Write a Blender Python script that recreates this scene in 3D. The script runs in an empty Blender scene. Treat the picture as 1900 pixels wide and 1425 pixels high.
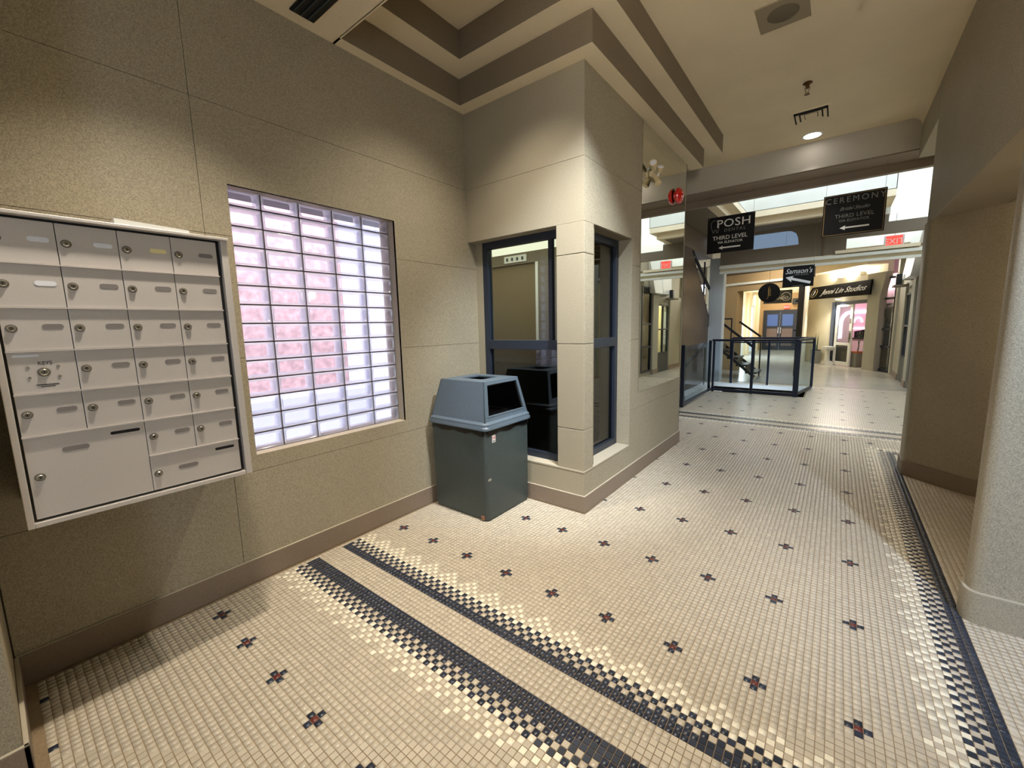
import bpy, bmesh, math, random
import numpy as np
from mathutils import Matrix, Vector
random.seed(7)
rng = np.random.default_rng(7)
S = bpy.context.scene
C = S.collection
PI = math.pi

# ---------------------------------------------------------------- camera
cam = bpy.data.objects.new('camera', bpy.data.cameras.new('camera'))
C.objects.link(cam)
R3 = Matrix(((0.78896347, -0.06653917, 0.61082664),
             (0.61402655, 0.12184919, -0.77982317),
             (-0.02253995, 0.99031576, 0.13699138)))
cam.matrix_world = Matrix.Translation((2.4807, -1.8023, 1.4821)) @ R3.to_4x4()
cam.data.sensor_width = 36.0
cam.data.lens = 36.0 * 767.42 / 1900.0
cam.data.clip_start = 0.05
cam.data.clip_end = 200
S.camera = cam

# ---------------------------------------------------------------- view, world
S.view_settings.view_transform = 'Standard'
S.view_settings.look = 'None'
S.view_settings.gamma = 1.0
S.view_settings.use_curve_mapping = False
S.view_settings.exposure = 0.0
S.cycles.use_denoising = True
S.cycles.max_bounces = 10
S.cycles.diffuse_bounces = 5
S.cycles.glossy_bounces = 5
S.cycles.transparent_max_bounces = 16
S.cycles.transmission_bounces = 8
S.cycles.caustics_reflective = False
S.cycles.caustics_refractive = False
S.cycles.sample_clamp_indirect = 4.0

world = bpy.data.worlds.new('world')
S.world = world
world.use_nodes = True
wn = world.node_tree
bg = wn.nodes['Background']
bg.inputs[0].default_value = (0.72, 0.84, 1.0, 1)
bg.inputs[1].default_value = 2.6


def lin(c):
    return tuple(((v / 255.0) / 12.92 if v / 255.0 <= 0.04045 else ((v / 255.0 + 0.055) / 1.055) ** 2.4) for v in c)


def light(name, kind, loc, energy, color, rot=(0, 0, 0), parent=None, **kw):
    d = bpy.data.lights.new(name, kind)
    d.energy = energy
    d.color = color
    for k, v in kw.items():
        setattr(d, k, v)
    o = bpy.data.objects.new(name, d)
    C.objects.link(o)
    o.location = loc
    o.rotation_euler = rot
    if parent:
        o.parent = parent
        o.matrix_parent_inverse = parent.matrix_world.inverted()
    return o


WARM = (1.0, 0.89, 0.73)
COOL = (0.66, 0.80, 1.0)
# daylight through the entrance glazing behind the photographer
light('entrance_daylight', 'AREA', (3.75, -4.42, 1.2), 45, COOL, rot=(PI / 2 - 0.1, 0, 0), shape='RECTANGLE', size=0.9, size_y=2.0)
# daylight coming down the atrium skylight
# added unseen spot behind the camera, brightens the ceiling
light('ceiling_fill_uplight', 'SPOT', (3.1, -2.9, 1.9), 250, (1.0, 0.86, 0.66), rot=(Vector((1.9, 2.2, 3.7)) - Vector((3.1, -2.9, 1.9))).to_track_quat('-Z', 'Y').to_euler(), spot_size=0.85, spot_blend=1.0, shadow_soft_size=0.25)
light('skylight_daylight', 'AREA', (2.6, 6.85, 4.9), 60, (0.78, 0.88, 1.0), rot=(0, 0, 0), shape='RECTANGLE', size=3.6, size_y=2.6)
light('far_skylight_daylight', 'AREA', (3.4, 10.6, 4.9), 50, (0.85, 0.92, 1.0), rot=(0, 0, 0), shape='RECTANGLE', size=1.4, size_y=2.0)
light('courtyard_daylight', 'AREA', (-1.2, -0.3, 4.4), 520, (0.80, 0.85, 1.0), rot=(0, 0.25, 0), shape='RECTANGLE', size=1.4, size_y=5.0)

# ---------------------------------------------------------------- materials


def newmat(name):
    m = bpy.data.materials.new(name)
    m.use_nodes = True
    return m, m.node_tree, m.node_tree.nodes['Principled BSDF']


def mat(name, rgb, rough=0.6, metal=0.0, spec=0.5, grain=0.0, scale=60.0, bump=0.0, emis=None, estr=0.0, coat=0.0):
    m, nt, b = newmat(name)
    c = lin(rgb)
    b.inputs['Base Color'].default_value = (*c, 1)
    b.inputs['Roughness'].default_value = rough
    b.inputs['Metallic'].default_value = metal
    b.inputs['Specular IOR Level'].default_value = spec
    b.inputs['Coat Weight'].default_value = coat
    if emis:
        b.inputs['Emission Color'].default_value = (*lin(emis), 1)
        b.inputs['Emission Strength'].default_value = estr
    if grain > 0 or bump > 0:
        g = nt.nodes.new('ShaderNodeNewGeometry')
        n = nt.nodes.new('ShaderNodeTexNoise')
        n.inputs['Scale'].default_value = scale
        n.inputs['Detail'].default_value = 3.0
        nt.links.new(g.outputs['Position'], n.inputs['Vector'])
        n2 = nt.nodes.new('ShaderNodeTexNoise')
        n2.inputs['Scale'].default_value = 1.7
        n2.inputs['Detail'].default_value = 2.0
        nt.links.new(g.outputs['Position'], n2.inputs['Vector'])
        if grain > 0:
            r = nt.nodes.new('ShaderNodeMapRange')
            r.inputs['From Min'].default_value = 0.3
            r.inputs['From Max'].default_value = 0.7
            r.inputs['To Min'].default_value = 1.0 - grain
            r.inputs['To Max'].default_value = 1.0 + grain
            nt.links.new(n.outputs['Fac'], r.inputs['Value'])
            r2 = nt.nodes.new('ShaderNodeMapRange')
            r2.inputs['From Min'].default_value = 0.3
            r2.inputs['From Max'].default_value = 0.7
            r2.inputs['To Min'].default_value = 0.95
            r2.inputs['To Max'].default_value = 1.05
            nt.links.new(n2.outputs['Fac'], r2.inputs['Value'])
            mu = nt.nodes.new('ShaderNodeMath')
            mu.operation = 'MULTIPLY'
            nt.links.new(r.outputs[0], mu.inputs[0])
            nt.links.new(r2.outputs[0], mu.inputs[1])
            vm = nt.nodes.new('ShaderNodeVectorMath')
            vm.operation = 'SCALE'
            vm.inputs[0].default_value = c
            nt.links.new(mu.outputs[0], vm.inputs['Scale'])
            nt.links.new(vm.outputs[0], b.inputs['Base Color'])
        if bump > 0:
            bp = nt.nodes.new('ShaderNodeBump')
            bp.inputs['Strength'].default_value = bump
            bp.inputs['Distance'].default_value = 0.002
            nt.links.new(n.outputs['Fac'], bp.inputs['Height'])
            nt.links.new(bp.outputs[0], b.inputs['Normal'])
    return m


def glass(name, tint=(235, 242, 245), refl=0.10, rough=0.02, through=1.0):
    """thin pane: see-through body plus a mirror-like surface reflection that rises at grazing angles"""
    m, nt, b = newmat(name)
    nt.nodes.remove(b)
    out = nt.nodes['Material Output']
    t = nt.nodes.new('ShaderNodeBsdfTransparent')
    t.inputs[0].default_value = (*[v * through for v in lin(tint)], 1)
    g = nt.nodes.new('ShaderNodeBsdfGlossy')
    g.inputs['Roughness'].default_value = rough
    f = nt.nodes.new('ShaderNodeLayerWeight')
    f.inputs['Blend'].default_value = 0.25
    mr = nt.nodes.new('ShaderNodeMapRange')
    mr.inputs['To Min'].default_value = refl * 0.5
    mr.inputs['To Max'].default_value = min(1.0, refl * 5)
    nt.links.new(f.outputs['Fresnel'], mr.inputs['Value'])
    mx = nt.nodes.new('ShaderNodeMixShader')
    nt.links.new(mr.outputs[0], mx.inputs[0])
    nt.links.new(t.outputs[0], mx.inputs[1])
    nt.links.new(g.outputs[0], mx.inputs[2])
    nt.links.new(mx.outputs[0], out.inputs[0])
    return m


def frosted(name, rgb, transl=0.5, rough=0.12):
    """pressed glass rim: partly clear, partly scattering, with a soft surface shine"""
    m, nt, b = newmat(name)
    nt.nodes.remove(b)
    out = nt.nodes['Material Output']
    c = (*lin(rgb), 1)
    tr = nt.nodes.new('ShaderNodeBsdfTranslucent')
    tr.inputs[0].default_value = (1, 1, 1, 1)
    g = nt.nodes.new('ShaderNodeBsdfTransparent')
    g.inputs['Color'].default_value = c
    m1 = nt.nodes.new('ShaderNodeMixShader')
    m1.inputs[0].default_value = 1 - transl
    nt.links.new(tr.outputs[0], m1.inputs[1])
    nt.links.new(g.outputs[0], m1.inputs[2])
    gl = nt.nodes.new('ShaderNodeBsdfGlossy')
    gl.inputs['Roughness'].default_value = rough
    m2 = nt.nodes.new('ShaderNodeMixShader')
    m2.inputs[0].default_value = 0.06
    nt.links.new(m1.outputs[0], m2.inputs[1])
    nt.links.new(gl.outputs[0], m2.inputs[2])
    nt.links.new(m2.outputs[0], out.inputs[0])
    return m


def emit(name, rgb, strength):
    m, nt, b = newmat(name)
    b.inputs['Base Color'].default_value = (0.02, 0.02, 0.02, 1)
    b.inputs['Emission Color'].default_value = (*lin(rgb), 1)
    b.inputs['Emission Strength'].default_value = strength
    return m


def tilemat(name, rgb, var=0.07, rough=0.32):
    m, nt, b = newmat(name)
    b.inputs['Roughness'].default_value = rough
    g = nt.nodes.new('ShaderNodeNewGeometry')
    sn = nt.nodes.new('ShaderNodeVectorMath')
    sn.operation = 'SNAP'
    sn.inputs[1].default_value = (TP, TP, 10)
    ad = nt.nodes.new('ShaderNodeVectorMath')
    ad.operation = 'ADD'
    ad.inputs[1].default_value = (TP / 2, TP / 2, 0)
    nt.links.new(g.outputs['Position'], ad.inputs[0])
    nt.links.new(ad.outputs[0], sn.inputs[0])
    wn_ = nt.nodes.new('ShaderNodeTexWhiteNoise')
    nt.links.new(sn.outputs[0], wn_.inputs['Vector'])
    n2 = nt.nodes.new('ShaderNodeTexNoise')
    n2.inputs['Scale'].default_value = 1.1
    nt.links.new(g.outputs['Position'], n2.inputs['Vector'])
    r = nt.nodes.new('ShaderNodeMapRange')
    r.inputs['To Min'].default_value = 1 - var
    r.inputs['To Max'].default_value = 1 + var
    nt.links.new(wn_.outputs['Value'], r.inputs['Value'])
    r2 = nt.nodes.new('ShaderNodeMapRange')
    r2.inputs['To Min'].default_value = 0.9
    r2.inputs['To Max'].default_value = 1.08
    nt.links.new(n2.outputs['Fac'], r2.inputs['Value'])
    mu = nt.nodes.new('ShaderNodeMath')
    mu.operation = 'MULTIPLY'
    nt.links.new(r.outputs[0], mu.inputs[0])
    nt.links.new(r2.outputs[0], mu.inputs[1])
    vm = nt.nodes.new('ShaderNodeVectorMath')
    vm.operation = 'SCALE'
    vm.inputs[0].default_value = lin(rgb)
    nt.links.new(mu.outputs[0], vm.inputs['Scale'])
    nt.links.new(vm.outputs[0], b.inputs['Base Color'])
    return m


TP = 0.0275      # tile pitch
M = {}
M['stone'] = mat('speckled_stone', (166, 156, 134), 0.6, grain=0.34, scale=230, bump=0.15)
M['stone_dark'] = mat('speckled_stone_joint', (124, 114, 96), 0.8, grain=0.1, scale=200)
M['base'] = mat('taupe_baseboard', (138, 122, 106), 0.5, grain=0.14, scale=180)
M['basecap'] = mat('baseboard_cap', (190, 180, 160), 0.5)
M['plaster'] = mat('painted_plaster', (234, 219, 188), 0.8, grain=0.06, scale=120)
M['header'] = mat('grey_header_paint', (184, 178, 168), 0.8, grain=0.08, scale=120)
M['fascia'] = mat('taupe_fascia', (132, 118, 98), 0.8, grain=0.08, scale=120)
M['plaster_cream'] = mat('cream_plaster', (216, 208, 184), 0.8, grain=0.04, scale=120)
M['plaster_white'] = mat('white_plaster', (226, 226, 214), 0.8, grain=0.04, scale=120)
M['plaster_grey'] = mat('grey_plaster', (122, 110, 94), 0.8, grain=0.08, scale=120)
M['tan'] = mat('tan_plaster', (168, 140, 100), 0.8, grain=0.06, scale=100)
M['bronze'] = mat('brown_cladding', (80, 60, 40), 0.35, metal=0.0, grain=0.05, scale=5)
M['pillar_blue'] = mat('pale_grey_pillar', (196, 202, 206), 0.6, grain=0.10, scale=120)
M['grout'] = mat('floor_grout', (146, 126, 98), 0.9, grain=0.15, scale=90)
M['tile'] = tilemat('beige_mosaic', (198, 187, 168))
M['tile_w'] = tilemat('cream_mosaic', (244, 236, 214), 0.05)
M['tile_n'] = tilemat('navy_mosaic', (40, 48, 64), 0.28)
M['tile_b'] = tilemat('brown_mosaic', (100, 46, 40), 0.2)
M['smooth_floor'] = mat('polished_floor', (176, 170, 156), 0.22, grain=0.06, scale=30)
M['white'] = mat('white_paint', (232, 232, 226), 0.45)
M['black'] = mat('matt_black', (14, 14, 15), 0.5)
M['signblack'] = mat('black_acrylic', (8, 8, 10), 0.45, spec=0.25)
M['signmatt'] = mat('matt_black_board', (7, 7, 8), 0.85, spec=0.08)
M['lettering'] = mat('white_lettering', (232, 232, 232), 0.5)
M['lettering_grey'] = mat('grey_lettering', (128, 128, 128), 0.5)
M['navy'] = mat('navy_metal', (28, 37, 56), 0.35, metal=0.2)
M['frame'] = mat('slate_window_frame', (46, 53, 66), 0.4, metal=0.25)
M['darkframe'] = mat('dark_window_frame', (34, 40, 52), 0.45)
M['alu'] = mat('brushed_aluminium', (214, 207, 202), 0.42, metal=0.3, grain=0.05, scale=300)
M['alu_dark'] = mat('dark_aluminium', (128, 122, 112), 0.45, metal=0.4)  # darker aluminium for carcass, lock rings, housing and wires
M['chrome'] = mat('chrome', (190, 188, 180), 0.2, metal=1.0)
M['plate'] = mat('grey_name_plate', (132, 126, 124), 0.4)
M['plate_w'] = mat('white_name_plate', (236, 238, 246), 0.4)
M['plate_y'] = mat('cream_name_plate', (250, 236, 176), 0.4)
M['binbody'] = mat('dark_green_grey_plastic', (66, 76, 76), 0.5, grain=0.08, scale=40)
M['binlid'] = mat('slate_blue_plastic', (88, 102, 114), 0.42, grain=0.06, scale=50)
M['scuff'] = mat('scuffed_patch', (150, 150, 138), 0.7)
M['scuff_b'] = mat('brown_tape_patch', (150, 110, 84), 0.8)
M['bag'] = mat('black_plastic_bag', (16, 14, 14), 0.3)
M['red'] = mat('red_plastic', (222, 22, 16), 0.18, spec=0.8, coat=0.6)
M['brass'] = mat('brass_sprinkler', (96, 66, 34), 0.4, metal=0.7)
M['glass'] = glass('clear_glass', (236, 244, 246), 0.08)
M['glass_dark'] = glass('tinted_glass', (176, 176, 170), 0.16)
M['glass_guard'] = glass('guard_glass', (238, 245, 250), 0.03)
M['block_pane'] = glass('glass_block_face', (244, 244, 252), 0.06, 0.06)
M['block_rim'] = frosted('glass_block_rim', (244, 248, 255), 0.42)
M['mortar'] = mat('dark_mortar', (70, 62, 66), 0.8)
M['mirror'] = mat('wall_mirror', (226, 226, 216), 0.015, metal=1.0)
M['brick_out'] = mat('pink_brick_outside', (206, 170, 162), 0.85, grain=0.25, scale=14)
M['ground_out'] = mat('pale_concrete_outside', (226, 226, 226), 0.9)
M['lamp'] = emit('lamp_lens', (255, 248, 236), 14.0)
M['lamp_dim'] = emit('lamp_lens_recessed', (255, 240, 210), 1.2)
M['lamp_soft'] = emit('lamp_lens_soft', (255, 236, 200), 5.0)
M['troffer'] = emit('luminous_ceiling_panel', (255, 244, 206), 1.35)
M['exit'] = emit('exit_sign_red', (255, 70, 56), 1.6)
M['exit_body'] = mat('exit_sign_body', (214, 214, 214), 0.5)
M['pinkglow'] = emit('pink_neon', (255, 214, 240), 4.0)
M['pier'] = mat('pale_grey_pier', (172, 168, 150), 0.7, grain=0.1, scale=120)
M['pinkwall'] = mat('pink_shop_wall', (232, 196, 206), 0.8)
M['leaf'] = mat('snake_plant_leaf', (58, 84, 44), 0.5)
M['planter'] = mat('grey_planter', (116, 116, 106), 0.7, grain=0.15, scale=80)
M['terracotta'] = mat('orange_mulch', (170, 92, 56), 0.9)
M['wood'] = mat('dark_desk_top', (46, 38, 30), 0.5)
M['tread'] = mat('dark_stair_tread', (44, 36, 28), 0.45)
M['tread_top'] = mat('pale_tread_top', (190, 188, 180), 0.5)
M['brown_panel'] = mat('brown_board', (122, 104, 76), 0.7)
M['grey_low'] = mat('dark_grey_panel', (62, 68, 70), 0.5)
M['warmwall'] = mat('cream_shop_wall', (240, 228, 180), 0.8)
M['spandrel'] = mat('green_grey_spandrel', (60, 66, 66), 0.5)
M['vent_dark'] = mat('vent_void', (16, 14, 12), 0.9)
M['beigeplate'] = mat('beige_speaker_plate', (150, 138, 112), 0.6)
M['beigeplate2'] = mat('cream_plastic', (222, 204, 160), 0.4)
M['beigegrille'] = mat('beige_speaker_grille', (112, 102, 84), 0.8)
M['leather'] = mat('brown_plaster_side', (110, 92, 70), 0.7)
M['blueglow'] = emit('blue_opening_glow', (150, 176, 206), 0.55)  # emission stands in for the lit blue wall beyond the opening
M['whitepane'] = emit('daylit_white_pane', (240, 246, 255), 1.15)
M['doorblue'] = emit('daylit_door_pane', (84, 124, 190), 0.7)
M['doorgrey'] = mat('dim_door_pane', (110, 96, 92), 0.3)
M['gold'] = mat('gold_lettering', (170, 140, 80), 0.4)
M['scroll'] = mat('gold_scrollwork', (210, 170, 110), 0.35, metal=0.6)

# ---------------------------------------------------------------- mesh helpers


class MB:
    def __init__(s, mx=None):
        s.v, s.f, s.m, s.mats = [], [], [], []
        s.mx = mx

    def mi(s, m):
        if m not in s.mats:
            s.mats.append(m)
        return s.mats.index(m)

    def add(s, vs, fs, m):
        k = len(s.v)
        s.v += [tuple(v) for v in vs]
        s.f += [tuple(i + k for i in f) for f in fs]
        s.m += [s.mi(m)] * len(fs)
        return s

    def box(s, x0, x1, y0, y1, z0, z1, m):
        x0, x1 = min(x0, x1), max(x0, x1)
        y0, y1 = min(y0, y1), max(y0, y1)
        z0, z1 = min(z0, z1), max(z0, z1)
        vs = [(x0, y0, z0), (x1, y0, z0), (x1, y1, z0), (x0, y1, z0), (x0, y0, z1), (x1, y0, z1), (x1, y1, z1), (x0, y1, z1)]
        fs = [(0, 3, 2, 1), (4, 5, 6, 7), (0, 1, 5, 4), (1, 2, 6, 5), (2, 3, 7, 6), (3, 0, 4, 7)]
        return s.add(vs, fs, m)

    def prism(s, poly, z0, z1, m):
        """poly counter-clockwise in plan"""
        n = len(poly)
        vs = [(x, y, z0) for x, y in poly] + [(x, y, z1) for x, y in poly]
        fs = [tuple(reversed(range(n))), tuple(range(n, 2 * n))]
        fs += [(i, (i + 1) % n, (i + 1) % n + n, i + n) for i in range(n)]
        return s.add(vs, fs, m)

    def extr(s, poly, axis, a0, a1, m):
        """polygon in the plane across axis, pushed from a0 to a1. axis 0: poly=(y,z); axis 1: poly=(x,z)"""
        n = len(poly)
        if axis == 0:
            vs = [(a0, p, q) for p, q in poly] + [(a1, p, q) for p, q in poly]
        else:
            vs = [(p, a0, q) for p, q in poly] + [(p, a1, q) for p, q in poly]
        fs = [tuple(reversed(range(n))), tuple(range(n, 2 * n))]
        fs += [(i, (i + 1) % n, (i + 1) % n + n, i + n) for i in range(n)]
        return s.add(vs, fs, m)

    def cyl(s, p0, p1, r0, m, r1=None, n=12, caps=True):
        p0, p1 = Vector(p0), Vector(p1)
        r1 = r0 if r1 is None else r1
        d = (p1 - p0).normalized()
        a = d.orthogonal().normalized()
        b = d.cross(a)
        vs = []
        for p, r in ((p0, r0), (p1, r1)):
            for i in range(n):
                t = 2 * PI * i / n
                vs.append(p + (a * math.cos(t) + b * math.sin(t)) * r)
        fs = [(i, (i + 1) % n, (i + 1) % n + n, i + n) for i in range(n)]
        if caps:
            fs += [tuple(reversed(range(n))), tuple(range(n, 2 * n))]
        return s.add(vs, fs, m)

    def bar(s, p0, p1, w, h, m):
        """square bar between two points, w across (horizontal), h up"""
        p0, p1 = Vector(p0), Vector(p1)
        d = (p1 - p0).normalized()
        up = Vector((0, 0, 1))
        if abs(d.z) > 0.95:
            up = Vector((0, 1, 0))
        a = d.cross(up).normalized()
        u = a.cross(d).normalized()
        vs = []
        for p in (p0, p1):
            for i, j in ((-1, -1), (1, -1), (1, 1), (-1, 1)):
                vs.append(p + a * (i * w / 2) + u * (j * h / 2))
        fs = [(0, 1, 2, 3), (7, 6, 5, 4), (0, 4, 5, 1), (1, 5, 6, 2), (2, 6, 7, 3), (3, 7, 4, 0)]
        return s.add(vs, fs, m)

    def lathe(s, prof, m, c=(0, 0, 0), axis='z', n=20):
        """prof list of (r, h)"""
        k = len(prof)
        vs = []
        for i in range(n):
            t = 2 * PI * i / n
            for r, h in prof:
                if axis == 'z':
                    vs.append((c[0] + r * math.cos(t), c[1] + r * math.sin(t), c[2] + h))
                elif axis == 'x':
                    vs.append((c[0] + h, c[1] + r * math.cos(t), c[2] + r * math.sin(t)))
                else:
                    vs.append((c[0] + r * math.cos(t), c[1] - h, c[2] + r * math.sin(t)))
        fs = []
        for i in range(n):
            j = (i + 1) % n
            for q in range(k - 1):
                fs.append((i * k + q, j * k + q, j * k + q + 1, i * k + q + 1))
        return s.add(vs, fs, m)

    def build(s, name, parent=None, bev=0.0, smooth=False):
        me = bpy.data.meshes.new(name)
        vs = s.v
        if s.mx is not None:
            vs = [tuple(s.mx @ Vector(v)) for v in vs]
        base = Vector((0, 0, 0))
        me.from_pydata(vs, [], s.f)
        for m in s.mats:
            me.materials.append(M[m])
        me.polygons.foreach_set('material_index', s.m)
        if smooth:
            me.polygons.foreach_set('use_smooth', [True] * len(s.f))
            try:
                me.set_sharp_from_angle(angle=0.6)
            except Exception:
                pass
        bm = bmesh.new()
        bm.from_mesh(me)
        bmesh.ops.recalc_face_normals(bm, faces=bm.faces)
        bm.to_mesh(me)
        bm.free()
        me.update()
        o = bpy.data.objects.new(name, me)
        C.objects.link(o)
        if parent:
            o.parent = parent
            o.matrix_parent_inverse = parent.matrix_world.inverted()
        if bev:
            b = o.modifiers.new('bevel', 'BEVEL')
            b.width = bev
            b.segments = 2
            b.limit_method = 'ANGLE'
        return o


def B(name, boxes, m, parent=None, bev=0.0, mx=None):
    b = MB(mx)
    for q in boxes:
        b.box(*q, m)
    return b.build(name, parent, bev)


def thing(name, label, cat, loc=(0, 0, 0), group=None):
    o = bpy.data.objects.new(name, None)
    o.empty_display_size = 0.1
    C.objects.link(o)
    o.location = loc
    o.matrix_world = Matrix.Translation(loc)
    tag(o, label, cat, group)
    return o


def tag(o, label=None, cat=None, group=None, kind=None):
    if label:
        o['label'] = label
    if cat:
        o['category'] = cat
    if group:
        o['group'] = group
    if kind:
        o['kind'] = kind
    return o


def struct(o, label=None):
    o['kind'] = 'structure'
    if label:
        o['label'] = label
    return o


def sroot(name, label=None):
    o = bpy.data.objects.new(name, None)
    o.empty_display_size = 0.1
    C.objects.link(o)
    return struct(o, label)


def rects(a0, a1, z0, z1, holes):
    out = [(a0, a1, z0, z1)]
    for h in holes:
        nx = []
        for r in out:
            x0, x1 = max(r[0], h[0]), min(r[1], h[1])
            y0, y1 = max(r[2], h[2]), min(r[3], h[3])
            if x0 >= x1 - 1e-6 or y0 >= y1 - 1e-6:
                nx.append(r)
                continue
            if r[0] < x0:
                nx.append((r[0], x0, r[2], r[3]))
            if x1 < r[1]:
                nx.append((x1, r[1], r[2], r[3]))
            if r[2] < y0:
                nx.append((x0, x1, r[2], y0))
            if y1 < r[3]:
                nx.append((x0, x1, y1, r[3]))
        out = nx
    return out


def wall(name, axis, c0, c1, a0, a1, z0, z1, m, holes=(), label=None):
    b = MB()
    for r in rects(a0, a1, z0, z1, holes):
        if axis == 0:
            b.box(c0, c1, r[0], r[1], r[2], r[3], m)
        else:
            b.box(r[0], r[1], c0, c1, r[2], r[3], m)
    return struct(b.build(name), label)


def panels(parent, axis, face, back, a0, a1, z0, z1, aseams, zseams, holes=(), m='stone', gap=0.0012, name='stone_panel'):
    """stone panels from plane `back` to the visible plane `face`, each panel its own object"""
    aa = [a0] + sorted(x for x in aseams if a0 < x < a1) + [a1]
    zz = [z0] + sorted(x for x in zseams if z0 < x < z1) + [z1]
    for i in range(len(aa) - 1):
        for j in range(len(zz) - 1):
            p0 = aa[i] + (gap if i else 0)
            p1 = aa[i + 1] - (gap if i < len(aa) - 2 else 0)
            q0 = zz[j] + (gap if j else 0)
            q1 = zz[j + 1] - (gap if j < len(zz) - 2 else 0)
            b = MB()
            for r in rects(p0, p1, q0, q1, holes):
                if axis == 0:
                    b.box(back, face, r[0], r[1], r[2], r[3], m)
                else:
                    b.box(r[0], r[1], back, face, r[2], r[3], m)
            if b.f:
                b.build(name, parent)


def text(body, size, loc, rot, m, parent, name='lettering', ext=0.0015, shear=0.0, spacing=1.0, align='CENTER', sx=1.0):
    cu = bpy.data.curves.new(name, 'FONT')
    cu.body = body
    cu.size = size
    cu.extrude = ext
    cu.shear = shear
    cu.space_character = spacing
    cu.align_x = align
    cu.align_y = 'CENTER'
    cu.resolution_u = 3
    t = bpy.data.objects.new('tmp_text', cu)
    C.objects.link(t)
    bpy.context.view_layer.update()
    dg = bpy.context.evaluated_depsgraph_get()
    me = bpy.data.meshes.new_from_object(t.evaluated_get(dg))
    bpy.data.objects.remove(t)
    mx = Matrix.Translation(loc) @ rot @ Matrix.Diagonal((sx, 1, 1, 1))
    me.transform(mx)
    me.materials.clear()
    me.materials.append(M[m])
    o = bpy.data.objects.new(name, me)
    C.objects.link(o)
    o.parent = parent
    o.matrix_parent_inverse = parent.matrix_world.inverted()
    return o


RX = Matrix.Rotation(PI / 2, 4, 'X')      # upright, facing -Y


def arrow(name, mx, x0, x1, th, m, parent, head=None, z=0.0):
    """arrow pointing to x0 in the local XZ plane, facing -Y"""
    head = head or th * 2.4
    L = x1 - x0
    hl = min(L * 0.35, head)
    poly = [(x0, z), (x0 + hl, z - head / 2), (x0 + hl * 0.9, z - th / 2), (x1, z - th / 2), (x1, z + th / 2), (x0 + hl * 0.9, z + th / 2), (x0 + hl, z + head / 2)]
    b = MB(mx)
    b.extr(poly, 1, 0.0, -0.0025, m)
    return b.build(name, parent)

# ================================================================ FLOOR


floor = sroot('floor', 'beige mosaic tiled floor with navy bands and crosses')
HOLE_A = (0.40, 2.05, 7.90, 9.16)
HOLE_B = (-0.05, 0.40, 5.72, 9.16)
HOLES = [HOLE_A, HOLE_B]
gz = -0.0022
slab = MB()
for r in rects(-0.6, 4.6, -4.5, 9.75, HOLES):
    slab.box(r[0], r[1], r[2], r[3], -0.25, gz, 'grout')
o = slab.build('floor_slab', floor)
sm = MB()
sm.box(-0.9, 4.6, 9.75, 16.6, -0.25, 0.0, 'smooth_floor')
sm.box(-0.9, 3.0, 16.6, 24.0, -0.25, 0.0, 'smooth_floor')
sm.build('polished_floor_slab', floor)
struct_strip = MB()
struct_strip.box(0.42, 4.55, 9.70, 9.76, -0.02, 0.002, 'base')
struct_strip.build('floor_threshold_strip', floor)

# which tile is which colour: 0 beige, 1 cream, 2 navy, 3 brown
U, V = np.meshgrid(np.arange(-22, 167), np.arange(-100, 354), indexing='ij')
col = np.zeros(U.shape, int)


def band(col, k, u, where, par=0):
    """rows counted outwards from the plain strip; k holds the row number, u runs along the band"""
    col = col
    e = (u + par) % 2 == 0
    col[where & (k == 3) & e] = 2
    col[where & (k == 4) & ~e] = 2
    col[where & (k == 5) & e] = 2
    col[where & (k == 5) & ~e] = 1
    col[where & (k == 6) & e] = 1
    col[where & (k == 7) & ~e] = 1
    col[where & (k == 8) & e & (((u // 2) % 3) != 0)] = 1
    col[where & (k == 9) & ~e & (((u // 2) % 3) == 1)] = 1


def cross_at(cu_, cv_):
    for du, dv, c in ((0, 0, 3), (1, 0, 2), (-1, 0, 2), (0, 1, 2), (0, -1, 2)):
        i, j = cu_ + du + 22, cv_ + dv + 100
        if 0 <= i < col.shape[0] and 0 <= j < col.shape[1]:
            col[i, j] = c


inX = (U >= -4) & (U <= 106)
# field crosses
for cv_ in range(0, 172, 24):
    for cu_ in range(0, 100, 12):
        cross_at(cu_, cv_)
cross_at(105, 168)
for cv_ in (-43, -67, -91):
    for cu_ in range(0, 100, 12):
        cross_at(cu_, cv_)
for cv_ in range(216, 345, 24):
    for cu_ in range(0, 150, 12):
        cross_at(cu_, cv_)
# lobby double band
K = -15 - V                     # V=-15 -> 0 ... upward strip measured outwards (V growing)
ku = V + 16                     # V=-15 ->1, -14 ->2, -13 ->3
wh = inX & (V >= -15) & (V <= -6)
col[wh] = 0
col[wh & ((ku == 1) | (ku == 2))] = 2
band(col, ku, U, wh)
kl = -22 - V
wh = inX & (V <= -22) & (V >= -31)
col[wh] = 0
col[wh & (kl <= 2)] = 2
band(col, kl, U, wh, 1)
# far double band
in2 = (U >= 0) & (U <= 142)
wh = in2 & (V <= 184) & (V >= 177)
k3 = 186 - V
col[wh] = 0
col[wh & (k3 >= 2) & (k3 <= 3)] = 2
band(col, k3 - 1, U, wh & (k3 > 3))
wh = in2 & (V >= 191) & (V <= 199)
k4 = V - 191
col[wh] = 0
col[wh & (k4 <= 2)] = 2
band(col, k4, U, wh, 1)
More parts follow.
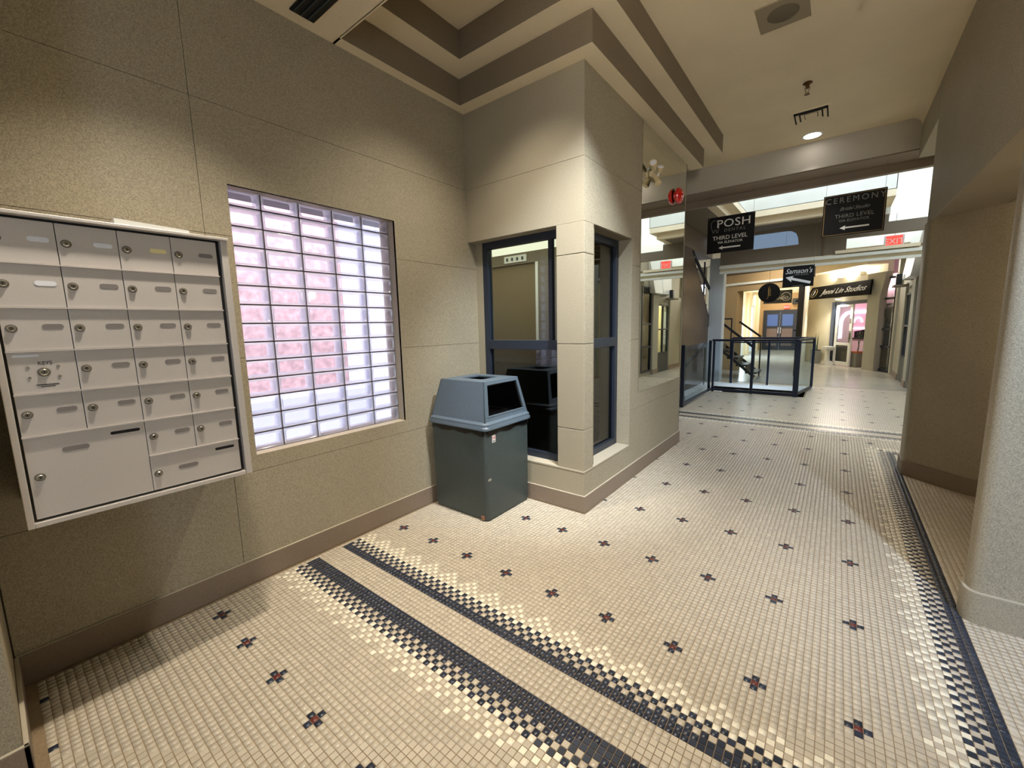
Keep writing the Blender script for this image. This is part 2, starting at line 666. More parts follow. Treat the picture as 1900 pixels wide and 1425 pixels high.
# right border along the alcove, turning right at its far end
kb = 112 - U
wh = (U <= 111) & (U >= 103) & (V < 156)
col[wh] = 0
col[wh & (kb <= 2) & (kb >= 1)] = 2
band(col, kb, V, wh)
kt = V - 153
wh = (U >= 110) & (V >= 154) & (V <= 162)
col[wh] = 0
col[wh & (kt >= 1) & (kt <= 2)] = 2
band(col, kt, U, wh & (kt > 2))
wh = (U >= 103) & (U < 110) & (V >= 156) & (V <= 162)
kk = np.maximum(112 - U, V - 153)
col[wh] = 0
band(col, kk, U + V, wh)

X, Y = U * TP, V * TP
h = TP / 2
keep = (X > -0.165 + h) & (Y > -2.65) & (Y < 9.70)
keep &= ~((X < 0.99 + h) & (Y > 0.99 - h) & (Y < 3.50 + h))
keep &= ~((X < 0.0) & (Y > 3.5))
for hx0, hx1, hy0, hy1 in HOLES:
    keep &= ~((X > hx0 - h) & (X < hx1 + h) & (Y > hy0 - h) & (Y < hy1 + h))
keep &= (X < 4.4)
keep &= ~((X > 3.06 + 0.0) & (Y > 1.03) & (Y < 1.12))
keep &= ~((X < 0.44) & (Y < -1.84))
ui, vi = np.nonzero(keep)
px, py, pc = X[ui, vi], Y[ui, vi], col[ui, vi]
# the 300 tiles that show largest become single objects
cx, cy, cz = 2.4807, -1.8023, 1.4821
Rn = np.array(R3)
rel = np.stack([px - cx, py - cy, np.full_like(px, -cz)], 1)
cc = rel @ Rn
dep = -cc[:, 2]
sxp = 950 + 767.4 * cc[:, 0] / np.maximum(dep, 0.01)
syp = 712.5 - 767.4 * cc[:, 1] / np.maximum(dep, 0.01)
vis = (dep > 0.2) & (sxp > 12) & (sxp < 1888) & (syp > 0) & (syp < 1412)
score = np.where(vis, cz / dep ** 3, -1)
order = np.argsort(-score)
single = np.zeros(len(px), bool)
single[order[:300]] = True
MN = ['tile', 'tile_w', 'tile_n', 'tile_b']
# template tile: flat top with a small chamfer
hw, ch, zt = TP / 2 - 0.0010, 0.0007, 0.0
tv = np.array([(-hw, -hw, gz), (hw, -hw, gz), (hw, hw, gz), (-hw, hw, gz),
               (-hw + ch, -hw + ch, zt), (hw - ch, -hw + ch, zt), (hw - ch, hw - ch, zt), (-hw + ch, hw - ch, zt)])
tf = np.array([(4, 5, 6, 7), (0, 1, 5, 4), (1, 2, 6, 5), (2, 3, 7, 6), (3, 0, 4, 7)])
tms = []
for n_ in MN:
    me = bpy.data.meshes.new('mosaic_tile')
    me.from_pydata([tuple(v) for v in tv], [], [tuple(f) for f in tf])
    me.materials.append(M[n_])
    tms.append(me)
for i in np.nonzero(single)[0]:
    o = bpy.data.objects.new('mosaic_tile', tms[pc[i]])
    C.objects.link(o)
    o.location = (px[i], py[i], rng.uniform(-0.0002, 0.0002))
    o.parent = floor


def tiles_mesh(name, sel, full=True):
    n = int(sel.sum())
    P = np.stack([px[sel], py[sel], rng.uniform(-0.00025, 0.00025, n)], 1)
    if full:
        vv = (P[:, None, :] + tv[None]).reshape(-1, 3)
        ff = (tf[None] + (np.arange(n) * 8)[:, None, None]).reshape(-1, 4)
        mi = np.repeat(pc[sel], 5)
    else:
        q = tv[4:] * np.array([1.05, 1.05, 1])
        vv = (P[:, None, :] + q[None]).reshape(-1, 3)
        ff = (np.arange(4)[None] + (np.arange(n) * 4)[:, None]).reshape(-1, 4)
        mi = pc[sel]
    me = bpy.data.meshes.new(name)
    me.vertices.add(len(vv))
    me.vertices.foreach_set('co', vv.ravel())
    me.loops.add(len(ff) * 4)
    me.loops.foreach_set('vertex_index', ff.ravel().astype(np.int32))
    me.polygons.add(len(ff))
    me.polygons.foreach_set('loop_start', np.arange(0, len(ff) * 4, 4, dtype=np.int32))
    for n_ in MN:
        me.materials.append(M[n_])
    me.polygons.foreach_set('material_index', mi.astype(np.int32))
    me.update(calc_edges=True)
    me.validate()
    o = bpy.data.objects.new(name, me)
    C.objects.link(o)
    o.parent = floor
    o['kind'] = 'stuff'
    return o


near = py < 5.0
tiles_mesh('mosaic_tiling', near & ~single, True)
tiles_mesh('mosaic_tiling_beyond', ~near & ~single, False)

# ================================================================ WALLS OF THE LOBBY
ZS = [0.67 * k for k in range(1, 7)]
TOP = 3.32
GB = (-0.872, 0.213, 0.763, 2.285)        # glass block opening, Y0 Y1 Z0 Z1
wl = wall('wall_left', 0, -0.37, -0.20, -2.1, 1.35, 0.0, 3.9, 'stone_dark', [(-0.90, 0.2135, 0.763, 2.312)], 'left wall of speckled stone panels')
panels(wl, 0, -0.18, -0.20, -1.87, 1.12, 0.0, TOP, [-1.0], ZS, [GB])
# reveals of the glass block opening
rv = MB()
rv.box(-0.262, -0.182, GB[0] - 0.03, GB[0], GB[2], GB[3], 'stone')
rv.box(-0.37, -0.182, GB[1], GB[1] + 0.004, GB[2], GB[3], 'stone')
rv.box(-0.262, -0.182, GB[0], GB[1], GB[3], GB[3] + 0.03, 'stone')
rv.box(-0.37, -0.182, GB[0], GB[1], GB[2] - 0.004, GB[2] + 0.002, 'basecap')
rv.build('window_reveal', wl)


def baseb(name, pts, z=0.14, t=0.015):
    """baseboard along a polyline: list of (x0,x1,y0,y1) boxes"""
    b = MB()
    for q in pts:
        b.box(*q, 0.0, z, 'base')
        b.box(q[0] + 0.001, q[1] - 0.001, q[2] + 0.001, q[3] - 0.001, z, z + 0.004, 'basecap')
    return struct(b.build(name, None, 0.002))


baseb('baseboard_left', [(-0.18, -0.165, -1.87, 1.0)])
baseb('baseboard_end', [(-0.165, 1.0, 0.985, 1.0), (0.985, 1.0, 1.0, 3.5)], 0.135)

# end wall with the corner window booth
WB = (-0.185, 0.745, 0.335, 2.235)
we = wall('wall_end', 1, 1.02, 1.20, -0.18, 0.965, 0.0, 3.7, 'stone_dark', [WB], 'end wall of stone panels with corner window')
panels(we, 1, 1.0, 1.02, -0.18, 0.985, 0.0, TOP, [], ZS, [(-0.19, 0.99, 0.333, 2.237)])
sl = MB()
sl.box(-0.18, 0.988, 0.997, 1.2, 0.325, 0.339, 'basecap')
sl.box(-0.18, 0.984, 1.001, 1.2, 2.234, 2.24, 'stone')
sl.build('window_sill', we, 0.002)
# corner column
cc_ = MB()
for z0, z1 in ((0.337, 0.668), (0.672, 1.338), (1.342, 2.008), (2.012, 2.2355)):
    p = MB()
    p.box(0.745, 0.985, 1.0, 1.152, z0, z1, 'stone')
    p.build('stone_panel', we, 0.003)
# corridor side wall: low sill wall, booth window, then jamb strip and mirror
WS = (1.152, 1.90, 0.335, 2.235)
wc = wall('wall_corridor', 0, 0.80, 0.965, 1.20, 3.5, 0.0, 3.7, 'stone_dark', [(1.1, 1.90, 0.335, 2.235)], 'corridor wall of stone panels with mirror')
panels(wc, 0, 0.985, 0.965, 1.021, 2.10, 0.0, TOP, [], ZS, [(0.99, 1.90, 0.333, 2.237)])
panels(wc, 0, 0.985, 0.965, 2.10, 3.5, 0.0, 0.82, [], [0.67])
panels(wc, 0, 0.985, 0.965, 3.455, 3.5, 0.82, TOP, [], ZS)
panels(wc, 1, 3.5, 3.49, 0.80, 0.985, 0.0, TOP, [], ZS)
sl = MB()
sl.box(0.80, 0.988, 1.2, 1.90, 0.325, 0.339, 'basecap')
sl.box(0.80, 0.985, 1.895, 1.9, 0.337, 2.235, 'stone')
sl.build('window_sill', wc, 0.002)

mr = tag(B('wall_mirror', [(0.966, 0.988, 2.102, 3.453, 0.822, 3.298)], 'mirror'), 'tall frameless mirror covering the corridor wall beside the corner window', 'mirror')

# ---- booth windows
w2 = sroot('window_2', 'slate framed window beside the waste bin')
yb = 1.10
f = MB()
X0, X1, Z0, Z1 = -0.10, 0.745, 0.337, 2.235
f.box(X0, X0 + 0.055, yb, yb + 0.06, Z0, Z1, 'frame')
f.box(X1 - 0.05, X1, yb, yb + 0.06, Z0, Z1, 'frame')
f.box(X0 + 0.055, X1 - 0.05, yb, yb + 0.06, Z1 - 0.06, Z1, 'frame')
f.box(X0 + 0.055, X1 - 0.05, yb, yb + 0.06, Z0, Z0 + 0.06, 'frame')
f.box(X0 + 0.055, X1 - 0.05, yb - 0.004, yb + 0.06, 1.285, 1.365, 'frame')
f.build('window_frame', w2, 0.003)
B('window_frame', [(0.60, 0.635, yb + 0.01, yb + 0.05, 1.365, Z1 - 0.06)], 'darkframe', w2)
B('window_pane', [(X0 + 0.055, X1 - 0.05, yb + 0.03, yb + 0.036, 1.365, Z1 - 0.06)], 'glass', w2)
B('window_pane', [(X0 + 0.055, X1 - 0.05, yb + 0.03, yb + 0.036, Z0 + 0.06, 1.285)], 'glass_dark', w2)
B('window_reveal', [(-0.18, X0, yb, yb + 0.06, Z0, Z1)], 'stone', w2)
w3 = sroot('window_3', 'slate framed side window of the corner booth')
xb = 0.86
f = MB()
f.box(xb - 0.06, xb, 1.152, 1.20, Z0, Z1, 'frame')
f.box(xb - 0.06, xb, 1.84, 1.895, Z0, Z1, 'frame')
f.box(xb - 0.06, xb, 1.20, 1.84, Z1 - 0.06, Z1, 'frame')
f.box(xb - 0.06, xb, 1.20, 1.84, Z0, Z0 + 0.06, 'frame')
f.box(xb - 0.06, xb + 0.004, 1.20, 1.84, 1.285, 1.365, 'frame')
f.build('window_frame', w3, 0.003)
B('window_pane', [(xb - 0.036, xb - 0.03, 1.20, 1.84, 1.365, Z1 - 0.06)], 'glass_dark', w3)
B('window_pane', [(xb - 0.036, xb - 0.03, 1.20, 1.84, Z0 + 0.06, 1.285)], 'glass_dark', w3)

# ---- booth interior
wb = wall('wall_booth', 1, 2.80, 2.86, -2.4, 0.80, 0.0, 2.6, 'brown_panel', (), 'back wall of the small office behind the corner window')
B('wall_header_panel', [(-2.4, -0.3, 2.76, 2.80, 2.31, 2.455)], 'plaster_grey', wb)
B('wall_pale_strip', [(-0.62, -0.30, 2.755, 2.80, 0.0, 2.31)], 'plaster_grey', wb)
B('wall_edge_trim', [(-0.66, -0.62, 2.75, 2.80, 1.13, 2.31)], 'white', wb)
wall('wall_booth_side', 0, -2.46, -2.40, 1.35, 2.86, 0.0, 2.6, 'brown_panel')
wall('wall_booth_front', 1, 1.20, 1.35, -2.46, -0.37, 0.0, 2.6, 'brown_panel')
cb = sroot('ceiling_1', 'luminous ceiling of the small office')
for i in range(4):
    for j in range(3):
        x0, y0 = -2.4 + i * 0.8, 1.2 + j * 0.54
        B('ceiling_panel', [(x0 + 0.006, min(x0 + 0.794, 0.795), y0 + 0.006, min(y0 + 0.534, 2.8), 2.456, 2.48)], 'troffer', cb)
B('ceiling_grid', [(-2.4, 0.8, 1.2, 2.8, 2.47, 2.60)], 'plaster_grey', cb)
pl = thing('outlet_plate', 'pale plate with four outlets high on the office wall behind the window', 'outlet plate', (-1.0, 2.745, 2.37))
B('plate', [(-1.17, -0.80, 2.745, 2.76, 2.335, 2.425)], 'white', pl, 0.003)
for k in range(4):
    B('outlet', [(-1.13 + k * 0.085, -1.10 + k * 0.085, 2.738, 2.746, 2.36, 2.40)], 'grey_low', pl)
dk = thing('office_desk', 'dark office desk with raised top seen low behind the window', 'desk', (-0.4, 2.2, 0))
B('desk_top', [(-1.5, 0.35, 1.75, 2.6, 1.06, 1.10)], 'wood', dk, 0.004)
B('front_panel', [(-1.45, 0.30, 1.80, 1.84, 0.0, 1.06)], 'grey_low', dk)
B('side_panel', [(0.26, 0.30, 1.84, 2.55, 0.0, 1.06)], 'grey_low', dk)
B('drawer_front', [(-1.2, -0.7, 1.785, 1.80, 0.7, 0.98)], 'grey_low', dk)
B('floor_booth_slab', [(-2.4, 0.80, 1.2, 2.8, -0.05, 0.0)], 'base', wb)

# ================================================================ GLASS BLOCK WINDOW
w1 = sroot('window_1', 'glass block window in the left wall')
gy0, gy1, gz0, gz1 = -0.898, 0.212, 0.765, 2.309
gx = -0.262
NR, NC = 14, 5
ph, pw = (gz1 - gz0) / NR, (gy1 - gy0) / NC
# block mesh: open tube with a rounded, bevelled rim on each face and thin recessed faces
bm_ = MB()


def rr(hy, hz, r, n=3):
    pts = []
    for cyy, czz, a0 in ((hy - r, hz - r, 0), (-hy + r, hz - r, PI / 2), (-hy + r, -hz + r, PI), (hy - r, -hz + r, 3 * PI / 2)):
        for k in range(n + 1):
            a = a0 + PI / 2 * k / n
            pts.append((cyy + r * math.cos(a), czz + r * math.sin(a)))
    return pts


HY, HZ = pw / 2 - 0.004, ph / 2 - 0.004
rings = [(rr(HY, HZ, 0.004), 0.0), (rr(HY - 0.006, HZ - 0.006, 0.008), 0.003), (rr(HY - 0.014, HZ - 0.013, 0.012), -0.006), (rr(HY - 0.016, HZ - 0.015, 0.012), -0.074), (rr(HY - 0.006, HZ - 0.006, 0.008), -0.083), (rr(HY, HZ, 0.004), -0.08)]
nn = len(rings[0][0])
vs = []
for ring, x in rings:
    vs += [(x, a, b) for a, b in ring]
fs = []
for q in range(len(rings) - 1):
    for i in range(nn):
        j = (i + 1) % nn
        fs.append((q * nn + i, q * nn + j, (q + 1) * nn + j, (q + 1) * nn + i))
for i in range(nn):
    j = (i + 1) % nn
    fs.append((5 * nn + i, 5 * nn + j, j, i))
bm_.add(vs, fs, 'block_rim')
ring = rr(HY - 0.014, HZ - 0.013, 0.012)
bm_.add([(-0.006, a, b) for a, b in ring], [tuple(range(nn))], 'block_pane')
bm_.add([(-0.074, a, b) for a, b in rr(HY - 0.016, HZ - 0.015, 0.012)], [tuple(range(nn))], 'block_pane')
proto = bm_.build('glass_block', w1, smooth=True)
first = True
for r_ in range(NR):
    for c_ in range(NC):
        if first:
            o = proto
            first = False
        else:
            o = proto.copy()
            C.objects.link(o)
            o.parent = w1
        o.location = (gx, gy0 + pw * (c_ + 0.5), gz0 + ph * (r_ + 0.5))
mb_ = MB()
for r_ in range(NR + 1):
    z = gz0 + ph * r_
    mb_.box(gx - 0.012, gx - 0.004, gy0, gy1, max(gz0, z - 0.004), min(gz1, z + 0.004), 'mortar')
for c_ in range(NC + 1):
    y = gy0 + pw * c_
    mb_.box(gx - 0.0115, gx - 0.0045, max(gy0, y - 0.004), min(gy1, y + 0.004), gz0, gz1, 'mortar')
mb_.build('mortar_grid', w1)

# outside the glass blocks: a side passage with a brick wall and pale ground
wo = wall('wall_outside', 0, -2.6, -2.3, -3.0, 0.99, 0.32, 5.0, 'brick_out', (), 'brick wall outside the glass block window')
gr = MB()
gr.box(-6.5, -0.42, -3.0, 6.0, 0.2, 0.30, 'ground_out')
gr.box(-2.3, -1.95, -3.0, 0.99, 0.3, 0.80, 'ground_out')
struct(gr.build('floor_outside'))
struct(B('trim_9', [(-0.95, -0.38, -1.2, 0.8, 2.42, 2.5)], 'grey_low'), 'dark canopy edge outside the glass block window')

# ================================================================ CEILING OF THE LOBBY
cl = sroot('ceiling', 'painted ceiling of the lobby and corridor')
# low ceiling in front of the tray
B('ceiling_low', [(-0.42, 4.6, -4.6, -0.18, 3.30, 3.36)], 'plaster', cl)
B('ceiling_slab', [(-0.42, 4.6, -0.18, 5.0, 3.70, 3.80)], 'plaster', cl)
# stepped borders
st = MB()
st.box(-0.20, -0.10, -0.18, 1.02, 3.30, 3.71, 'plaster')      # along left wall, lower step
st.box(-0.10, 1.105, 0.88, 1.02, 3.30, 3.71, 'plaster')       # along end wall
st.box(0.96, 1.105, 1.02, 3.72, 3.30, 3.71, 'plaster')        # along the corridor
st.box(-0.20, 1.105, -0.185, -0.17, 3.30, 3.71, 'plaster')
st.build('ceiling_step', cl)
st = MB()
st.box(-0.10, 0.085, -0.17, 0.88, 3.50, 3.71, 'plaster')
st.box(0.085, 1.25, 0.70, 0.88, 3.50, 3.71, 'plaster')
st.box(1.105, 1.25, 0.88, 3.98, 3.50, 3.71, 'plaster')
st.box(0.085, 4.5, -0.17, -0.0, 3.50, 3.71, 'plaster')
st.build('ceiling_step', cl)
# thin darker taupe strips on the upright faces of the steps
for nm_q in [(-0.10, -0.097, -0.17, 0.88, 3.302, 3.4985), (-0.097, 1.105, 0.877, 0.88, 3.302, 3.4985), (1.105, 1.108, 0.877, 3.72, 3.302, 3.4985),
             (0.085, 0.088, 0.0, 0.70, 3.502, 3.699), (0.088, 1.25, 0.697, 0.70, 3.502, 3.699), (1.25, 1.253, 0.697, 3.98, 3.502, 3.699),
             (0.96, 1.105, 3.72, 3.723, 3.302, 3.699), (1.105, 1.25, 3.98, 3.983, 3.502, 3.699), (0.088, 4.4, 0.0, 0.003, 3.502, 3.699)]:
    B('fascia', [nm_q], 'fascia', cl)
# wall over the corridor behind the steps, to close the ceiling void
wall('wall_over_corridor', 0, -0.10, 0.96, 3.5, 3.52, 3.30, 3.72, 'plaster')
# header across the corridor
hd = sroot('trim_1', 'deep header beam between corridor and atrium')
B('header_beam', [(0.0, 3.4, 4.95, 5.36, 3.37, 5.0)], 'header', hd)
B('header_underside', [(0.0, 3.4, 4.97, 5.36, 3.355, 3.37)], 'base', hd)
B('header_lip', [(0.0, 3.4, 5.36, 5.45, 3.26, 5.0)], 'base', hd)
# closes the ceiling left of the corridor, beyond the mirror wall
B('ceiling_side', [(-1.6, -0.42, 3.52, 5.4, 3.70, 3.80)], 'plaster', cl)
wall('wall_stairwell', 0, -1.7, -1.6, 3.3, 12.6, -1.5, 5.0, 'plaster_white', (), 'white stairwell wall')
wall('wall_stair_front', 1, 3.5, 3.62, -1.7, 0.80, 0.0, 3.7, 'stone')

# ================================================================ RIGHT SIDE
wr = sroot('wall_right', 'right wall with a low alcove between two rounded piers')


def arc(cx_, cy_, r, a0, a1, n=6):
    return [(cx_ + r * math.cos(a0 + (a1 - a0) * k / n), cy_ + r * math.sin(a0 + (a1 - a0) * k / n)) for k in range(n + 1)]


# near pier
r = 0.045
poly = arc(3.075 + r, 1.02 + r, r, PI, 1.5 * PI) + [(4.6, 1.02), (4.6, 1.16)] + arc(3.075 + r, 1.16 - r, r, PI / 2, PI)
b = MB()
b.prism(poly, 0.16, 3.72, 'stone')
b.build('near_pier', wr, smooth=True)
r = 0.055
poly = arc(3.06 + r, 1.005 + r, r, PI, 1.5 * PI) + [(4.6, 1.005), (4.6, 1.17)] + arc(3.06 + r, 1.17 - r, r, PI / 2, PI)
b = MB()
b.prism(poly, 0.0, 0.155, 'stone')
b.prism([(x, y) for x, y in poly], 0.155, 0.16, 'basecap')
struct(b.build('baseboard_right', None, 0.0, True))
# far pier, rounded on the alcove side
poly = arc(3.13, 3.50, 0.07, PI, 1.33 * PI, 5) + arc(3.62, 3.55, 0.45, 1.36 * PI, 1.5 * PI, 6) + [(4.4, 3.10), (4.4, 3.78)] + arc(3.12, 3.72, 0.06, PI / 2, PI, 4)
b = MB()
b.prism(poly, 0.14, 2.33, 'stone')
b.build('far_pier', wr, smooth=True)
poly2 = [(x - 0.012 if x < 4 else x, y - 0.012 if y < 3.6 else y + 0.01) for x, y in poly]
b = MB()
b.prism(poly2, 0.0, 0.14, 'base')
b.build('far_pier_base', wr, smooth=True)
# wall over the alcove
B('alcove_header', [(3.08, 3.45, 1.16, 3.78, 2.33, 3.72)], 'stone', wr, 0.01)
B('alcove_soffit', [(3.45, 4.5, 1.16, 3.78, 2.33, 2.40)], 'stone', wr)
B('alcove_back', [(4.4, 4.5, 1.16, 3.2, 0.0, 2.4)], 'stone', wr)
# cove where the wall meets the ceiling
cv = MB()
pf = [(3.08, 3.70)] + [(3.08 - 0.10 + 0.10 * math.cos(a), 3.60 + 0.10 * math.sin(a)) for a in [PI / 2 * k / 5 for k in range(5, -1, -1)]]
cv.extr(pf, 1, 1.02, 4.95, 'plaster')
cv.build('ceiling_cove', wr, smooth=True)
wall('wall_right_far', 0, 3.08, 3.30, 3.78, 4.95, 3.26, 3.72, 'stone')
al = thing('alcove_light', 'small dark slanted fixture high inside the right alcove', 'light fixture', (3.6, 2.0, 2.33))
B('housing', [(3.50, 3.72, 1.80, 2.05, 2.27, 2.33)], 'alu_dark', al, 0.01)
B('diffuser', [(3.52, 3.70, 1.82, 2.03, 2.262, 2.27)], 'plaster_grey', al)
wall('wall_lobby_right', 0, 4.6, 4.75, -4.6, 1.02, 0.0, 3.8, 'stone')

# ================================================================ BACK OF THE LOBBY (behind the photographer)
wall('wall_back_left', 1, -2.15, -1.875, -0.18, 0.44, 0.0, 3.32, 'stone', (), 'short stone return wall at the left corner')
baseb('baseboard_back', [(-0.165, 0.455, -1.875, -1.86), (0.44, 0.455, -4.4, -1.86)])
wall('wall_back_side', 0, 0.30, 0.44, -4.6, -2.15, 0.0, 3.32, 'stone')
wall('wall_back', 1, -4.75, -4.6, 0.30, 4.75, 0.0, 3.8, 'stone', [(3.3, 4.2, 0.1, 2.2)], 'entrance wall behind the photographer')
ws4 = sroot('window_4', 'entrance glazing behind the photographer')
fr = MB()
for x in (3.3, 4.14):
    fr.box(x, x + 0.06, -4.70, -4.62, 0.1, 2.2, 'navy')
fr.box(3.3, 4.2, -4.70, -4.62, 2.14, 2.2, 'navy')
fr.box(3.3, 4.2, -4.70, -4.62, 0.1, 0.16, 'navy')
fr.build('window_frame', ws4)
B('window_pane', [(3.3, 4.2, -4.665, -4.66, 0.1, 2.2)], 'glass', ws4)

struct(B('wall_outside_end', [(-2.62, -0.38, 0.995, 1.19, 0.3, 5.0)], 'ground_out'))

# ================================================================ MAILBOX CABINET
FX = 0.28
mbx = thing('mailbox_cabinet', 'aluminium bank of mailboxes with locked doors mounted on the left wall', 'mailbox', (0.05, -1.41, 0.80))
y0, y1, z0, z1 = -1.752, -1.103, 0.838, 1.882
B('carcass', [(-0.178, FX - 0.035, -1.772, -1.066, 0.812, 1.895)], 'alu_dark', mbx)
fr = MB()
fr.box(FX - 0.04, FX + 0.012, -1.776, y0 - 0.006, 0.812, 1.890, 'alu')
fr.box(FX - 0.04, FX + 0.012, -1.088, -1.062, 0.812, 1.890, 'alu')
fr.box(FX - 0.04, FX + 0.030, -1.776, -1.062, 1.890, 1.902, 'alu')
fr.box(FX - 0.04, FX + 0.012, y0 - 0.006, -1.090, 0.812, 0.830, 'alu')
fr.build('frame', mbx, 0.002)
B('frame_gap', [(FX - 0.036, FX - 0.012, -1.1025, -1.090, 0.83, 1.89), (FX - 0.036, FX - 0.012, y0, -1.09, 1.883, 1.89)], 'black', mbx)
CW, RH = (y1 - y0) / 4, 0.1492
ytop = [z1 - RH * k for k in range(8)]
dn = 0


def lock(parent, y, z, s=1.0):
    b = MB()
    b.lathe([(0.0, 0.010), (0.007 * s, 0.010), (0.0095 * s, 0.007), (0.0100 * s, 0.0)], 'chrome', (FX, y, z), 'x', 16)
    b.lathe([(0.0100 * s, 0.0025), (0.0135 * s, 0.0020), (0.0145 * s, 0.0)], 'alu_dark', (FX, y, z), 'x', 16)
    b.box(FX + 0.0095, FX + 0.0108, y - 0.0012, y + 0.0012, z - 0.004, z + 0.004, 'black')
    return b.build('lock', parent, smooth=True)


def nameplate(parent, y, z, m='plate', w=0.052):
    b = MB()
    pts = arc(y - w / 2 + 0.008, z, 0.0085, PI / 2, 1.5 * PI, 5) + arc(y + w / 2 - 0.008, z, 0.0085, -PI / 2, PI / 2, 5)
    b.extr(pts, 0, FX, FX + 0.0015, m)
    return b.build('name_plate', parent)


PLM = {(0, 0): 'plate_w', (0, 1): 'plate_w', (0, 2): 'plate_y', (1, 0): 'plate_w'}
for r_ in range(7):
    for c_ in range(4):
        if r_ >= 5 and c_ < 2:
            continue
        if r_ == 6:
            continue
        ya, yb_ = y0 + CW * c_ + 0.0012, y0 + CW * (c_ + 1) - 0.0012
        za, zb = ytop[r_ + 1] + 0.004, ytop[r_] - 0.0015
        d = B('compartment_door', [(FX - 0.006, FX, ya, yb_, za, zb)], 'alu', mbx, 0.001)
        zc = (za + zb) / 2
        if (r_, c_) == (3, 0):
            tag(d, 'key compartment door with four screws around its lock and a bright label strip')
            lock(d, ya + 0.078, zc, 1.15)
            for dy, dz in ((-0.036, 0.018), (0.036, 0.018), (-0.036, -0.018), (0.036, -0.018)):
                sc = MB()
                sc.lathe([(0.0, 0.003), (0.004, 0.002), (0.005, 0.0)], 'chrome', (FX, ya + 0.078 + dy, zc + dz), 'x', 8)
                sc.build('screw', d)
            B('label_strip', [(FX, FX + 0.001, ya + 0.012, ya + 0.072, zb - 0.017, zb - 0.009)], 'plate_w', d)
            text('KEYS', 0.016, (FX + 0.0008, ya + 0.084, zc + 0.032), Matrix.Rotation(PI / 2, 4, 'Z') @ RX, 'black', d, ext=0.0003)
            B('scratch_mark', [(FX, FX + 0.0006, ya + 0.055, ya + 0.11, zc - 0.046, zc - 0.043), (FX, FX + 0.0006, ya + 0.065, ya + 0.10, zc - 0.052, zc - 0.0495)], 'black', d)
        else:
            lock(d, ya + 0.022, zc + 0.004)
            nameplate(d, ya + 0.118, zc + 0.010, PLM.get((r_, c_), 'plate'))
    if r_ < 6:
        ys = y0 if r_ < 5 else y0 + 2 * CW
        sh = MB()
        sh.box(FX - 0.006, FX + 0.009, ys, y1, ytop[r_ + 1] - 0.0015, ytop[r_ + 1] + 0.0035, 'alu')
        sh.build('ledge', mbx)
# large parcel door (columns 1-2, rows 6-7) and wide outgoing door (columns 3-4, row 7)
za, zb = ytop[7] + 0.002, ytop[5] - 0.0015
d = B('compartment_door', [(FX - 0.006, FX, y0 + 0.001, y0 + 2 * CW - 0.001, za, zb)], 'alu', mbx, 0.001)
tag(d, 'large lower parcel door with a black slot')
lock(d, y0 + 0.026, 0.99)
nameplate(d, y0 + 0.125, 1.075, 'plate', 0.07)
b = MB()
ysl = y0 + 0.265
b.extr(arc(ysl - 0.038, zb - 0.028, 0.006, PI / 2, 1.5 * PI, 5) + arc(ysl + 0.038, zb - 0.028, 0.006, -PI / 2, PI / 2, 5), 0, FX - 0.001, FX + 0.0008, 'black')
b.build('mail_slot', d)
za, zb = ytop[7] + 0.002, ytop[6] - 0.0015
d = B('compartment_door', [(FX - 0.006, FX, y0 + 2 * CW + 0.001, y1 - 0.001, za, zb)], 'alu', mbx, 0.001)
tag(d, 'wide low door with a black slot at its right')
lock(d, y0 + 2 * CW + 0.022, za + 0.068)
nameplate(d, y0 + 2 * CW + 0.125, za + 0.075, 'plate', 0.07)
b = MB()
ysl = y1 - 0.058
b.extr(arc(ysl - 0.032, zb - 0.026, 0.006, PI / 2, 1.5 * PI, 5) + arc(ysl + 0.032, zb - 0.026, 0.006, -PI / 2, PI / 2, 5), 0, FX - 0.001, FX + 0.0008, 'black')
b.build('mail_slot', d)
pp = MB()
pp.add([(0.22, -1.432, 1.9025), (0.30, -1.432, 1.9025), (0.30, -1.20, 1.9025), (0.22, -1.20, 1.9025),
        (0.22, -1.432, 1.922), (0.30, -1.432, 1.923), (0.30, -1.33, 1.919), (0.30, -1.20, 1.914), (0.22, -1.20, 1.914), (0.22, -1.33, 1.919)],
       [(3, 2, 1, 0), (4, 5, 6, 9), (9, 6, 7, 8), (0, 1, 5, 4), (1, 2, 7, 6, 5), (2, 3, 8, 7), (3, 0, 4, 9, 8)], 'white')
tag(pp.build('folded_paper', None), 'white folded paper strip lying on top of the mailbox cabinet', 'paper')

# ================================================================ WASTE BIN
bn = thing('waste_bin', 'square dark green waste bin with slate blue hooded lid in the corner', 'bin', (0.17, 0.69, 0))
b = MB()
bx0, bx1, by0, by1 = -0.115, 0.475, 0.425, 0.965


def rrect(x0, x1, y0, y1, r, n=4):
    return arc(x0 + r, y0 + r, r, PI, 1.5 * PI, n) + arc(x1 - r, y0 + r, r, 1.5 * PI, 2 * PI, n) + arc(x1 - r, y1 - r, r, 0, PI / 2, n) + arc(x0 + r, y1 - r, r, PI / 2, PI, n)


def loft(b, secs, m, cap0=True, cap1=True):
    n = len(secs[0][0])
    vs = []
    for poly, z in secs:
        vs += [(x, y, z) for x, y in poly]
    fs = []
    for q in range(len(secs) - 1):
        for i in range(n):
            j = (i + 1) % n
            fs.append((q * n + i, q * n + j, (q + 1) * n + j, (q + 1) * n + i))
    if cap0:
        fs.append(tuple(reversed(range(n))))
    if cap1:
        fs.append(tuple(range((len(secs) - 1) * n, len(secs) * n)))
    b.add(vs, fs, m)


def ins(d, r=0.03):
    return rrect(bx0 + d, bx1 - d, by0 + d, by1 - d, r)


